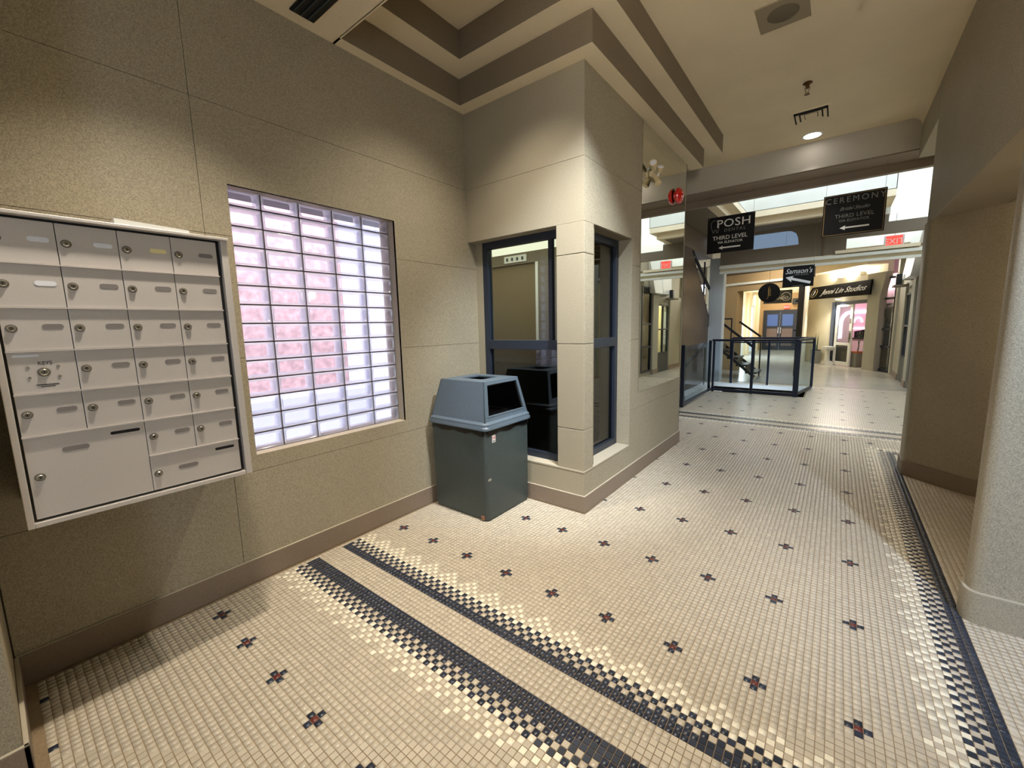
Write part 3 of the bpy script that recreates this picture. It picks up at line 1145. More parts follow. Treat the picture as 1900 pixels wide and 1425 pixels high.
loft(b, [(ins(0.012), 0.0), (ins(0.004), 0.012), (ins(0.0), 0.03), (ins(-0.004), 0.60), (ins(-0.004), 0.70), (ins(0.02), 0.705)], 'binbody')
b.build('body', bn, smooth=True)
b = MB()
bagz = 0.715
for k in range(14):
    t = k / 14.0
bag = []
poly_o = rrect(bx0 - 0.010, bx1 + 0.010, by0 - 0.010, by1 + 0.010, 0.035, 5)
nb = len(poly_o)
rb = random.Random(3)
low = [(x + rb.uniform(-0.003, 0.003), y + rb.uniform(-0.003, 0.003)) for x, y in poly_o]
# finer outline so that the torn edge of the bag waves
fine = []
for i in range(nb):
    x0_, y0_ = poly_o[i]
    x1_, y1_ = poly_o[(i + 1) % nb]
    L_ = math.hypot(x1_ - x0_, y1_ - y0_)
    k_ = max(1, int(L_ / 0.035))
    for q in range(k_):
        fine.append((x0_ + (x1_ - x0_) * q / k_, y0_ + (y1_ - y0_) * q / k_))
n_ = len(fine)
vs = [(x, y, 0.722) for x, y in fine] + [(x + rb.uniform(-0.002, 0.004), y - rb.uniform(-0.002, 0.004), 0.700 - abs(math.sin(i * 0.55)) * 0.022 - rb.uniform(0, 0.006)) for i, (x, y) in enumerate(fine)]
b.add(vs, [(i, (i + 1) % n_, (i + 1) % n_ + n_, i + n_) for i in range(n_)], 'bag')
b.build('bag_edge', bn, smooth=True)
# lid: skirt and hood with openings
lid = MB()
sk0 = rrect(bx0 - 0.028, bx1 + 0.028, by0 - 0.028, by1 + 0.028, 0.05)
sk1 = rrect(bx0 - 0.022, bx1 + 0.022, by0 - 0.022, by1 + 0.022, 0.05)
sk2 = rrect(bx0 - 0.004, bx1 + 0.004, by0 - 0.004, by1 + 0.004, 0.04)
loft(lid, [(sk0, 0.722), (sk0, 0.738), (sk1, 0.748), (sk1, 0.765), (sk2, 0.780)], 'binlid', True, True)
lidp = lid.build('lid', bn, smooth=True)
hx0, hx1, hy0, hy1, hz0 = bx0 + 0.0, bx1 - 0.002, by0 + 0.0, by1 - 0.002, 0.778
tx0, tx1, ty0, ty1, hz1 = bx0 + 0.065, bx1 - 0.055, by0 + 0.06, by1 - 0.06, 1.075
hd_ = MB()
th = 0.010


def lerp(a, b_, t):
    return a + (b_ - a) * t


def side(p00, p10, p11, p01, hole=None, m='binlid', off=(0, 0, 0)):
    """quad face with optional rectangular hole (u0,u1,v0,v1) built with thickness along off"""
    P = [Vector(p) for p in (p00, p10, p11, p01)]
    def at(u, v):
        return P[0].lerp(P[1], u).lerp(P[3].lerp(P[2], u), v)
    cells = rects(0, 1, 0, 1, [hole] if hole else [])
    O = Vector(off)
    for u0, u1, v0, v1 in cells:
        q = [at(u0, v0), at(u1, v0), at(u1, v1), at(u0, v1)]
        q2 = [p + O for p in q]
        hd_.add(q + q2, [(0, 1, 2, 3), (7, 6, 5, 4), (0, 4, 5, 1), (1, 5, 6, 2), (2, 6, 7, 3), (3, 7, 4, 0)], m)


side((hx0, hy0, hz0), (hx1, hy0, hz0), (tx1, ty0, hz1), (tx0, ty0, hz1), None, off=(0, th, 0))
side((hx1, hy0, hz0), (hx1, hy1, hz0), (tx1, ty1, hz1), (tx1, ty0, hz1), (0.08, 0.92, 0.14, 0.91), off=(-th, 0, 0))
side((hx1, hy1, hz0), (hx0, hy1, hz0), (tx0, ty1, hz1), (tx1, ty1, hz1), None, off=(0, -th, 0))
side((hx0, hy1, hz0), (hx0, hy0, hz0), (tx0, ty0, hz1), (tx0, ty1, hz1), None, off=(th, 0, 0))
def shell(p00, p10, p11, p01, hole, off):
    side(p00, p10, p11, p01, hole, 'bag', off)  # black inner sheets put the shade inside the hood into the colour


g = 0.0102
for hole, a_, b_, c_, d__, off in ((None, (hx0 + g, hy0 + g), (hx1 - g, hy0 + g), (tx1 - g, ty0 + g), (tx0 + g, ty0 + g), (0, 0.003, 0)),
                                   ((0.08, 0.92, 0.14, 0.91), (hx1 - g, hy0 + g), (hx1 - g, hy1 - g), (tx1 - g, ty1 - g), (tx1 - g, ty0 + g), (-0.003, 0, 0)),
                                   (None, (hx1 - g, hy1 - g), (hx0 + g, hy1 - g), (tx0 + g, ty1 - g), (tx1 - g, ty1 - g), (0, -0.003, 0)),
                                   (None, (hx0 + g, hy1 - g), (hx0 + g, hy0 + g), (tx0 + g, ty0 + g), (tx0 + g, ty1 - g), (0.003, 0, 0))):
    shell((*a_, hz0), (*b_, hz0), (*c_, hz1 - 0.013), (*d__, hz1 - 0.013), hole, off)
# top with an oval hole
outer = rrect(tx0, tx1, ty0, ty1, 0.02, 5)
no = len(outer)
cxx, cyy = (tx0 + tx1) / 2, (ty0 + ty1) / 2
inner = []
for x, y in outer:
    a = math.atan2((y - cyy) / (ty1 - ty0), (x - cxx) / (tx1 - tx0))
    inner.append((cxx + 0.155 * math.cos(a), cyy + 0.135 * math.sin(a)))
vs = [(x, y, hz1) for x, y in outer] + [(x, y, hz1 + 0.002) for x, y in inner] + [(x, y, hz1 - 0.012) for x, y in outer] + [(x, y, hz1 - 0.012) for x, y in inner]
fs = []
for i in range(no):
    j = (i + 1) % no
    fs += [(i, j, no + j, no + i), (2 * no + i, 3 * no + i, 3 * no + j, 2 * no + j), (no + i, no + j, 3 * no + j, 3 * no + i), (i, 2 * no + i, 2 * no + j, j)]
hd_.add(vs, fs, 'binlid')
hood = hd_.build('hood', lidp, 0.003)
hin = MB()
hin.box(hx0 + 0.04, hx1 - 0.04, hy0 + 0.04, hy1 - 0.04, 0.776, 0.784, 'bag')
hin.build('opening_liner', lidp)
# lighter lip around the front opening
lp = MB()
xa = lambda v: lerp(hx1, tx1, v) + 0.003
for u0, u1, v0, v1 in ((0.05, 0.95, 0.11, 0.14), (0.05, 0.95, 0.91, 0.94), (0.05, 0.08, 0.14, 0.91), (0.92, 0.95, 0.14, 0.91)):
    q = []
    for dx in (0.0, 0.004):
        for u, v in ((u0, v0), (u1, v0), (u1, v1), (u0, v1)):
            ya, yb_ = lerp(hy0, ty0, v), lerp(hy1, ty1, v)
            q.append((xa(v) - 0.004 + dx, lerp(ya, yb_, u), lerp(hz0, hz1, v)))
    lp.add(q, [(3, 2, 1, 0), (4, 5, 6, 7), (0, 1, 5, 4), (1, 2, 6, 5), (2, 3, 7, 6), (3, 0, 4, 7)], 'binlid')
lp.build('opening_lip', lidp)
stk = MB()
stk.box(0.4795, 0.481, 0.492, 0.532, 0.615, 0.675, 'white')
so = stk.build('sticker', bn)
text('NK', 0.026, (0.4815, 0.512, 0.650), Matrix.Rotation(PI / 2, 4, 'Z') @ RX, 'red', so, ext=0.0004)
B('sticker_print', [(0.481, 0.4815, 0.497, 0.527, 0.621, 0.630)], 'plate', so)
B('scuff_patch', [(0.4775, 0.4795, 0.436, 0.472, 0.325, 0.343)], 'scuff', bn)
B('tape_patch', [(0.41, 0.445, 0.4185, 0.4225, 0.012, 0.045)], 'scuff_b', bn)

# ================================================================ THINGS ON THE MIRROR AND CEILING
ra = thing('fire_alarm_bell', 'glossy red round fire alarm mounted high on the mirror', 'alarm', (0.988, 3.10, 2.862))
b = MB()
b.lathe([(0.0, 0.078), (0.03, 0.076), (0.064, 0.064), (0.082, 0.042), (0.084, 0.020), (0.062, 0.012)], 'red', (0.9885, 3.10, 2.862), 'x', 28)
b.build('gong', ra, smooth=True)
b = MB()
b.lathe([(0.0, 0.012), (0.055, 0.012), (0.055, 0.0), (0.0, 0.0)], 'red', (0.9885, 3.10, 2.862), 'x', 20)
b.build('base', ra)
b = MB()
b.lathe([(0.0, 0.084), (0.008, 0.083), (0.010, 0.075)], 'white', (0.9885, 3.10, 2.850), 'x', 12)
b.build('centre_screw', ra, smooth=True)
em = thing('emergency_light', 'cream twin headed emergency light mounted at the top of the mirror', 'emergency light', (0.988, 2.34, 2.88))
B('bracket', [(0.9885, 1.015, 2.26, 2.44, 2.85, 2.90)], 'beigeplate2', em, 0.006)
for y, dz, tilt in ((2.27, 0.01, -0.06), (2.43, 0.03, 0.05)):
    hdm = MB()
    p0 = Vector((1.03, y, 2.90 + dz))
    p1 = p0 + Vector((0.02, tilt * 0.4 - 0.05, 0.035))
    hdm.cyl(p0, p1, 0.022, 'beigeplate2', 0.036, 16)
    hh = hdm.build('lamp_head', em, smooth=False)
    ln = MB()
    d_ = (p1 - p0).normalized()
    ln.cyl(p1, p1 + d_ * 0.005, 0.028, 'plate_w', 0.024, 16)
    ln.build('lens', hh)
    arm = MB()
    arm.cyl((1.012, y, 2.89), p0, 0.010, 'white', n=8)
    arm.build('arm', em)
hdm = MB()
hdm.cyl((1.02, 2.36, 2.86), (1.05, 2.34, 2.80), 0.022, 'beigeplate2', 0.034, 14)
hdm.build('lamp_head', em)

sp = thing('ceiling_speaker', 'beige square plate with round speaker grille in the corridor ceiling', 'speaker', (2.02, 2.1, 3.70))
B('plate', [(1.86, 2.18, 1.92, 2.24, 3.692, 3.70)], 'beigeplate', sp, 0.002)
b = MB()
b.lathe([(0.0, -0.016), (0.085, -0.014), (0.10, -0.008), (0.10, 0.0)], 'beigegrille', (2.02, 2.08, 3.70), 'z', 28)
b.build('grille', sp, smooth=True)
sk = thing('fire_sprinkler', 'brown sprinkler head hanging from the corridor ceiling before the vent', 'sprinkler', (2.11, 3.30, 3.70))
b = MB()
b.lathe([(0.0, 0.0), (0.035, 0.0), (0.04, -0.006), (0.016, -0.018), (0.014, -0.05), (0.0, -0.05)], 'brass', (2.11, 3.30, 3.70), 'z', 16)
b.build('body', sk, smooth=True)
for s__ in (-1, 1):
    b = MB()
    b.bar((2.11 + 0.02 * s__, 3.30, 3.655), (2.11 + 0.005 * s__, 3.30, 3.60), 0.005, 0.005, 'brass')
    b.build('frame_arm', sk)
b = MB()
b.lathe([(0.0, -0.10), (0.022, -0.10), (0.022, -0.104), (0.0, -0.104)], 'brass', (2.11, 3.30, 3.70), 'z', 14)
b.build('deflector', sk)
s2 = thing('fire_sprinkler', 'brown sprinkler head on the ceiling close to the top edge right of the speaker', 'sprinkler', (2.50, 2.10, 3.70))
for ch_ in list(sk.children):
    c_ = ch_.copy()
    C.objects.link(c_)
    c_.parent = s2
    c_.matrix_parent_inverse = ch_.matrix_parent_inverse.copy()
vt = thing('ceiling_vent', 'square stepped ceiling vent with dark slots above the corridor', 'vent', (2.1, 4.08, 3.70))
B('frame', [(1.93, 2.28, 3.91, 4.25, 3.694, 3.70)], 'plaster', vt)
for k, s_ in enumerate((0.150, 0.105, 0.060)):
    cxv, cyv = 2.105, 4.08
    v = MB()
    v.box(cxv - s_, cxv + s_, cyv - s_, cyv - s_ + (0.055 if k == 0 else 0.022), 3.690, 3.6945, 'vent_dark')
    v.box(cxv - s_, cxv - s_ + 0.012, cyv - s_, cyv + s_, 3.690, 3.6945, 'vent_dark')
    v.box(cxv + s_ - 0.012, cxv + s_, cyv - s_, cyv + s_, 3.690, 3.6945, 'vent_dark')
    v.build('slot', vt)
cn = MB()
cn.box(2.05, 2.16, 4.02, 4.11, 3.684, 3.692, 'plaster')
cn.build('louvre', vt, 0.002)
vt2 = thing('ceiling_vent', 'dark rectangular slot vent in the low ceiling over the left wall', 'vent', (0.2, -0.42, 3.30))
B('frame', [(-0.09, 0.50, -0.49, -0.35, 3.292, 3.30)], 'black', vt2)
for k in range(3):
    B('blade', [(-0.08, 0.49, -0.475 + k * 0.042, -0.470 + k * 0.042, 3.284, 3.293)], 'grey_low', vt2)


def downlight(loc, label, energy, color, r=0.088, blend=0.9, size=1.9, lens='lamp_dim', aim=None):
    t = thing('downlight', label, 'light', loc, 'recessed ceiling downlights')
    b = MB()
    b.lathe([(r, -0.004), (r + 0.018, -0.005), (r + 0.022, 0.0), (r, 0.0)], 'white', loc, 'z', 28)
    b.build('trim_ring', t, smooth=True)
    b = MB()
    b.lathe([(0.0, -0.0035), (r, -0.0035), (r, 0.0), (0.0, 0.0)], lens, loc, 'z', 28)
    b.build('lens', t)
    rot = (0, 0, 0) if aim is None else (Vector(aim) - Vector(loc)).to_track_quat('-Z', 'Y').to_euler()
    light('downlight_lamp', 'SPOT', (loc[0], loc[1], loc[2] - 0.02), energy, color, rot=rot, parent=t, spot_size=size, spot_blend=blend, shadow_soft_size=0.05)
    return t


downlight((2.09, 4.72, 3.70), 'round lit downlight in the corridor ceiling behind the square vent', 120, (1.0, 0.93, 0.82), size=1.4, lens='lamp')
downlight((0.67, -1.19, 3.30), 'round downlight over the mailbox cabinet', 215, WARM, size=1.75)
downlight((0.62, 0.30, 3.70), 'round downlight inside the stepped ceiling tray near the waste bin', 150, WARM, size=1.7)
downlight((1.45, 0.35, 3.70), 'round downlight over the middle of the lobby floor', 230, WARM, size=1.45, blend=1.0)
downlight((2.15, 0.13, 3.70), 'added unseen tilted downlight brightening the corner pillar', 850, (0.86, 0.93, 1.0), size=0.9, blend=1.0, aim=(0.98, 1.0, 1.75))  # lamp added out of view to brighten the corner pillar's front
downlight((3.75, -0.9, 3.30), 'added unseen downlight brightening the near right pier', 520, (0.62, 0.76, 1.0), size=1.3, blend=1.0, aim=(3.3, 1.0, 1.4))  # extra out-of-view lamp, gives the near pier its bluish light

# ================================================================ HANGING SIGNS
def hang_sign(name, label, x0, x1, y, z0, z1, ztop, border=None):
    t = thing(name, label, 'sign', ((x0 + x1) / 2, y, z0))
    B('board', [(x0, x1, y, y + 0.012, z0, z1)], 'signblack', t, 0.001)
    for x in (x0 + 0.02, x1 - 0.02):
        w = MB()
        w.cyl((x, y + 0.006, z1 - 0.01), (x, y + 0.006, ztop), 0.0016, 'alu_dark', n=6)
        w.cyl((x, y - 0.004, z1 - 0.015), (x, y + 0.016, z1 - 0.015), 0.006, 'chrome', n=8)
        w.build('hanging_wire', t)
    if border:
        i = 0.012
        B('border_line', [(x0 + i, x1 - i, y - 0.0015, y, z0 + i, z0 + i + 0.004), (x0 + i, x1 - i, y - 0.0015, y, z1 - i - 0.004, z1 - i),
                          (x0 + i, x0 + i + 0.004, y - 0.0015, y, z0 + i, z1 - i), (x1 - i - 0.004, x1 - i, y - 0.0015, y, z0 + i, z1 - i)], border, t)
    return t


ys = 4.9
t = hang_sign('hanging_sign', 'black hanging sign reading POSH dental with a tooth outline and arrow', 0.90, 1.497, ys, 2.467, 2.967, 3.30)
text('POSH', 0.150, (1.235, ys - 0.001, 2.862), RX, 'lettering', t, spacing=1.05, sx=1.12)
text('DENTAL', 0.058, (1.255, ys - 0.001, 2.770), RX, 'lettering_grey', t, spacing=1.35)
text('THIRD LEVEL', 0.078, (1.195, ys - 0.001, 2.672), RX, 'lettering', t, sx=0.98)
text('VIA ELEVATOR', 0.046, (1.20, ys - 0.001, 2.608), RX, 'lettering', t, sx=1.05)
arrow('arrow', Matrix.Translation((0, ys - 0.0005, 0)), 1.055, 1.335, 0.020, 'lettering', t, head=0.055, z=2.535)
tc = MB()
pts = [(0.952, 2.90), (0.975, 2.925), (1.01, 2.92), (1.035, 2.90), (1.05, 2.87), (1.052, 2.82), (1.04, 2.77), (1.028, 2.745), (1.018, 2.77), (1.005, 2.80), (0.99, 2.775), (0.978, 2.75), (0.965, 2.78), (0.952, 2.83), (0.945, 2.87), (0.952, 2.90)]
for a_, b_ in zip(pts[:-1], pts[1:]):
    tc.bar((a_[0], ys - 0.001, a_[1]), (b_[0], ys - 0.001, b_[1]), 0.005, 0.005, 'lettering_grey')
tc.build('tooth_outline', t)
t.location, t.scale = (1.145, 5.2, 2.511), (1.045, 1.0, 1.045)
t = hang_sign('hanging_sign', 'black hanging sign reading CEREMONY with thin border and arrow', 2.243, 2.838, ys, 2.508, 2.998, 3.30, 'gold')
text('CEREMONY', 0.095, (2.545, ys - 0.001, 2.925), RX, 'lettering_grey', t, spacing=1.35, sx=0.92)
text('Bridal Studio', 0.058, (2.545, ys - 0.001, 2.820), RX, 'lettering_grey', t, shear=0.5, spacing=0.95)
text('THIRD LEVEL', 0.062, (2.55, ys - 0.001, 2.735), RX, 'lettering_grey', t, spacing=1.05)
text('VIA ELEVATOR', 0.042, (2.55, ys - 0.001, 2.680), RX, 'lettering_grey', t, spacing=1.05)
arrow('arrow', Matrix.Translation((0, ys - 0.0005, 0)), 2.42, 2.70, 0.018, 'lettering', t, head=0.055, z=2.595)

t.location, t.scale = (2.546, 5.2, 2.554), (1.04, 1.0, 1.04)
ys = 9.0
sx0, sx1, sz0, sz1 = 1.49, 2.035, 2.185, 2.62
t = hang_sign('hanging_sign', "small black hanging sign with a script name and slanted arrow", sx0, sx1, ys, sz0, sz1, 3.46)
text("Samson's", 0.145, (1.76, ys - 0.001, 2.51), RX, 'lettering', t, shear=0.35, sx=0.88)
text('HAIR DESIGN', 0.04, (1.82, ys - 0.001, 2.435), RX, 'lettering_grey', t)
arrow('arrow', Matrix.Translation((1.765, ys - 0.0005, 2.325)) @ Matrix.Rotation(math.radians(17), 4, 'Y'), -0.235, 0.225, 0.05, 'lettering', t, head=0.13)
B('small_print', [(1.66, 1.86, ys - 0.001, ys, 2.207, 2.214)], 'lettering_grey', t)

# ================================================================ GLASS GUARD ROUND THE FLOOR OPENING
gd = thing('glass_guardrail', 'navy framed glass guardrail round the floor opening of the atrium', 'railing', (1.2, 7.86, 0))


def gpost(x, y, w=0.05, z=1.10):
    B('post', [(x - w / 2, x + w / 2, y - 0.025, y + 0.025, 0.0, z)], 'navy', gd, 0.003)


A1, A2, A3, A4, A5 = (0.40, 5.72), (0.40, 7.86), (1.92, 7.86), (2.12, 9.18), (0.55, 9.18)
for p, w in ((A1, 0.06), ((0.36, 7.86), 0.05), ((0.44, 7.84), 0.04), ((1.165, 7.86), 0.05), (A3, 0.09), (A4, 0.05), (A5, 0.05), ((1.30, 9.18), 0.04)):
    gpost(*p, w)


def span(p, q, z, w=0.05, hh=0.045, nm='rail'):
    b = MB()
    b.bar((p[0], p[1], z), (q[0], q[1], z), w, hh, 'navy')
    return b.build(nm, gd, 0.003)


for p, q in ((A2, A3), (A3, A4), (A4, A5)):
    span(p, q, 1.10, nm='top_rail')
for p, q in ((A1, A2), (A2, A3), (A3, A4)):
    span(p, q, 0.045, 0.04, 0.05, nm='bottom_rail')
span(A4, A5, 1.00, 0.03, 0.03, nm='top_rail')


def pane(p, q, z0=0.07, z1=1.075):
    b = MB()
    d = Vector((q[0] - p[0], q[1] - p[1], 0))
    n = Vector((-d.y, d.x, 0)).normalized() * 0.004
    P = [Vector((*p, 0)) - n, Vector((*q, 0)) - n, Vector((*q, 0)) + n, Vector((*p, 0)) + n]
    vs = [(v.x, v.y, z0) for v in P] + [(v.x, v.y, z1) for v in P]
    b.add(vs, [(3, 2, 1, 0), (4, 5, 6, 7), (0, 1, 5, 4), (1, 2, 6, 5), (2, 3, 7, 6), (3, 0, 4, 7)], 'glass_guard')
    b.build('glass_panel', gd)


pane((0.40, 5.75), (0.40, 7.80))
pane((0.45, 7.86), (1.14, 7.86))
pane((1.19, 7.86), (1.88, 7.86))
pane((1.93, 7.92), (2.115, 9.14))
pane((0.60, 9.18), (1.28, 9.18))
pane((1.32, 9.18), (2.08, 9.18))
# pale kerb round the far sides of the opening, and the opening's own walls
kb_ = sroot('trim_2', 'pale stone kerb round the floor opening')
B('kerb', [(-0.05, 0.14, 6.9, 9.16, -0.24, 0.01)], 'white', kb_, 0.004)
B('kerb', [(0.14, 2.16, 9.10, 9.26, -0.06, 0.03)], 'white', kb_, 0.004)
b = MB()
b.box(-0.05, 2.10, 9.16, 9.20, -1.6, -0.02, 'plaster_grey')
b.box(2.06, 2.12, 7.86, 9.16, -1.6, -0.02, 'plaster_grey')
b.box(0.40, 2.12, 7.86, 7.90, -1.6, -0.25, 'plaster_grey')
b.box(-0.10, -0.05, 5.5, 9.2, -1.6, -0.02, 'plaster_grey')
b.box(-0.1, 2.1, 5.5, 9.2, -1.65, -1.6, 'plaster_grey')
b.box(-0.1, 0.40, 5.60, 5.70, -1.6, -0.25, 'plaster_grey')
b.box(0.36, 0.40, 5.70, 7.88, -1.6, -0.25, 'plaster_grey')
struct(b.build('wall_opening'), 'walls of the floor opening')
# stair leading down inside the opening
ds = thing('lower_staircase', 'pale steps leading down beneath the floor opening by the brown wall', 'stairs', (0.2, 7.4, -1.5))
for k in range(8):
    yk = 9.10 - k * 0.30
    B('step', [(0.03, 0.39, yk - 0.30, yk, -0.14 - k * 0.175 - 0.05, -0.14 - k * 0.175)], 'white', ds)
b = MB()
b.bar((0.06, 6.5, 0.48), (0.06, 8.75, 0.97), 0.045, 0.05, 'black')
b.build('handrail', ds)
for y, za_, zb_ in ((6.6, -0.9, 0.48), (8.7, -0.3, 0.95)):
    b = MB()
    b.bar((0.06, y, za_), (0.06, y, zb_), 0.03, 0.03, 'black')
    b.build('post', ds)

# ================================================================ STAIRCASE BEHIND THE BROWN WALL
bw = sroot('wall_brown', 'brown clad wall under the stairs')
b = MB()
zl = lambda y: 0.92 + (10.4 - y) * 0.832 - 0.16
b.extr([(5.0, 0.0), (9.40, 0.0), (9.40, zl(9.40)), (7.40, zl(7.40)), (7.40, 3.46), (5.0, 3.46)], 0, -0.10, -0.05, 'bronze')
b.build('cladding', bw)
B('cladding_joint', [(-0.051, -0.047, 5.0, 9.3, 1.30, 1.306), (-0.051, -0.047, 5.0, 8.0, 2.62, 2.626)], 'leather', bw)
B('bulkhead', [(-1.6, -0.04, 5.46, 9.5, 3.02, 3.45)], 'leather', bw)
sc_ = thing('staircase', 'dark open staircase with black handrail climbing behind the blue grey pillar', 'stairs', (-0.5, 9.5, 0))
for k in range(12):
    yk = 10.4 - k * 0.30
    zk = 0.92 + k * 0.25
    if zk > 3.0:
        break
    tr = B('tread', [(-1.15, -0.06, yk - 0.32, yk, zk - 0.045, zk)], 'tread', sc_)
    B('nosing', [(-1.15, -0.06, yk - 0.0, yk + 0.012, zk - 0.05, zk + 0.002)], 'tread_top', tr)
for x in (-0.08, -1.17):
    b = MB()
    b.bar((x, 10.45, 0.70), (x, 7.6, 3.07), 0.04, 0.16, 'tread')
    b.build('stringer', sc_)
B('landing', [(-1.20, 0.0, 10.4, 11.3, 0.84, 0.92)], 'tread', sc_)
for k in range(4):
    B('tread', [(0.0 + k * 0.22, 0.26 + k * 0.22, 10.4, 11.3, 0.69 - k * 0.185, 0.735 - k * 0.185)], 'tread', sc_)
    B('riser', [(0.0 + k * 0.22, 0.012 + k * 0.22, 10.4, 11.3, 0.735 - k * 0.185, 0.90 - k * 0.185)], 'leather', sc_)
for y in (10.38, 11.32):
    b = MB()
    b.bar((-0.02, y, 0.82), (0.88, y, 0.06), 0.04, 0.07, 'tread')
    b.build('stringer', sc_)
y = 10.36
RAILS = [('post', (0.02, y, 0.85), (0.02, y, 1.75), 0.035, 0.035), ('post', (0.30, y, 0.55), (0.30, y, 1.56), 0.03, 0.03),
         ('post', (0.85, y, 0.0), (0.85, y, 1.02), 0.035, 0.035), ('handrail', (-0.10, y, 1.56), (0.31, y, 1.56), 0.03, 0.035),
         ('handrail', (-0.10, y, 1.60), (0.86, y, 0.80), 0.045, 0.06), ('handrail', (0.32, 11.34, 1.48), (0.86, 11.34, 1.06), 0.035, 0.05),
         ('post', (0.86, 11.34, 0.0), (0.86, 11.34, 1.06), 0.03, 0.03), ('handrail', (-0.09, 9.9, 2.15), (-0.09, 7.9, 3.0), 0.05, 0.05),
         ('post', (-0.09, 9.0, 2.1), (-0.09, 9.0, 2.9), 0.03, 0.03)]
for nm, p_, q_, w_, h_ in RAILS:
    b = MB()
    b.bar(p_, q_, w_, h_, 'black')
    b.build(nm, sc_)
pb = MB()
pb.prism(rrect(-0.09, 0.235, 9.50, 9.80, 0.02, 3), 0.0, 3.02, 'pillar_blue')
tag(pb.build('pillar', None, smooth=True), 'pale blue grey square pillar beside the stairs at the floor opening', 'pillar')

# ================================================================ ATRIUM CEILING, SKYLIGHT AND BEAMS
at = sroot('ceiling_2', 'stepped ceiling with skylights over the atrium')
# left of the skylight well
B('ceiling_slab', [(-1.7, 0.56, 5.45, 9.2, 3.46, 3.56)], 'plaster_grey', at)
B('ceiling_slab', [(0.56, 2.9, 8.55, 9.2, 3.46, 3.56)], 'plaster_grey', at)
B('ceiling_step', [(0.56, 2.9, 8.40, 8.55, 3.46, 3.60), (2.9, 3.02, 8.40, 9.2, 3.46, 3.60), (0.56, 0.71, 5.45, 8.55, 3.46, 3.60)], 'plaster', at)
B('ceiling_step', [(0.71, 3.02, 8.25, 8.40, 3.585, 3.71), (3.02, 3.14, 8.25, 9.2, 3.585, 3.71), (0.71, 0.86, 5.45, 8.40, 3.585, 3.71)], 'plaster', at)
B('ceiling_step', [(0.86, 3.14, 8.25, 8.27, 3.70, 5.0), (3.13, 3.15, 8.25, 9.2, 3.70, 5.0), (0.84, 0.86, 5.45, 8.27, 3.70, 5.0)], 'plaster_white', at)
B('ceiling_void_cover', [(-1.7, 0.84, 5.45, 9.6, 4.2, 4.3), (0.84, 3.13, 8.27, 9.62, 4.2, 4.3)], 'plaster_grey', at)
# skylight glazing bars
sb = sroot('window_5', 'skylight over the atrium')
b = MB()
for x in (0.86, 1.8, 2.75, 3.7, 4.62):
    b.box(x, x + 0.05, 5.40, 8.27, 5.0, 5.08, 'white')
for y in (5.40, 6.8, 8.22):
    b.box(0.86, 4.67, y, y + 0.05, 5.0, 5.08, 'white')
b.build('glazing_bar', sb)
wall('wall_atrium_right', 0, 4.60, 4.75, 3.78, 9.2, 0.0, 5.0, 'plaster_white')
wall('wall_atrium_low', 1, 3.78, 3.85, 3.35, 4.7, 0.0, 5.0, 'plaster')

# wall above the far beam, with a rounded daylit opening and a second skylight slot
wf = sroot('wall_far', 'upper wall across the atrium above the far beam')
b = MB()
hole1 = (0.86, 1.715, 3.085, 3.40)
hole2 = (2.52, 3.80, 2.86, 3.10)
for r_ in rects(0.20, 3.13, 2.80, 3.46, [hole1, hole2]) + rects(3.13, 4.6, 2.80, 3.46, [hole2]):
    b.box(r_[0], r_[1], 9.20, 9.32, r_[2], min(r_[3], 3.32) if r_[0] > 3.0 else r_[3], 'plaster_grey')
b.build('upper_wall', wf)
pts = [(0.86, 3.085), (1.715, 3.085), (1.70, 3.22), (1.66, 3.33), (1.58, 3.385), (1.50, 3.40), (0.86, 3.40)]
b = MB()
b.extr(pts, 1, 9.27, 9.29, 'blueglow')
b.build('opening_glow', wf)
b = MB()
b.extr([(1.715, 3.085), (1.715, 3.40), (1.50, 3.40), (1.58, 3.385), (1.66, 3.33), (1.70, 3.22)], 1, 9.20, 9.28, 'plaster_grey')
b.build('rounded_corner', wf)
B('mullion', [(2.13, 2.17, 9.185, 9.20, 2.80, 3.46)], 'leather', wf)
tb = sroot('trim_3', 'stepped beam across the atrium')
B('beam', [(0.20, 4.6, 9.20, 9.62, 2.64, 2.80)], 'plaster', tb)
B('beam_nosing', [(0.20, 4.6, 9.12, 9.20, 2.715, 2.775)], 'plaster_white', tb, 0.004)
B('beam_lower_step', [(0.20, 4.6, 9.16, 9.20, 2.60, 2.65)], 'plaster_white', tb, 0.004)
B('beam_step', [(2.35, 3.6, 9.10, 9.22, 2.80, 2.86)], 'plaster', tb)
# second skylight well behind the slot
B('ceiling_slab', [(-1.7, 2.3, 9.62, 12.0, 3.25, 3.35), (-1.7, 4.6, 12.0, 17.5, 3.25, 3.35)], 'plaster', at)
B('ceiling_well', [(2.28, 2.30, 9.62, 12.0, 3.25, 5.0), (2.3, 4.6, 11.98, 12.0, 3.25, 5.0), (4.1, 4.14, 9.32, 12.0, 2.85, 5.0), (2.30, 3.15, 9.32, 9.36, 3.46, 5.0)], 'plaster_white', at)
ex = thing('exit_sign', 'lit red exit sign seen in the bright slot right of the far beam', 'sign', (3.25, 9.9, 3.0))
B('housing', [(3.13, 3.44, 9.95, 9.99, 2.90, 3.16)], 'exit_body', ex)
B('face', [(3.16, 3.41, 9.94, 9.95, 2.92, 3.15)], 'exit', ex)
text('EXIT', 0.15, (3.285, 9.937, 3.035), RX, 'exit_body', ex)
B('hanger', [(3.28, 3.30, 9.96, 9.98, 3.16, 3.6)], 'exit_body', ex)

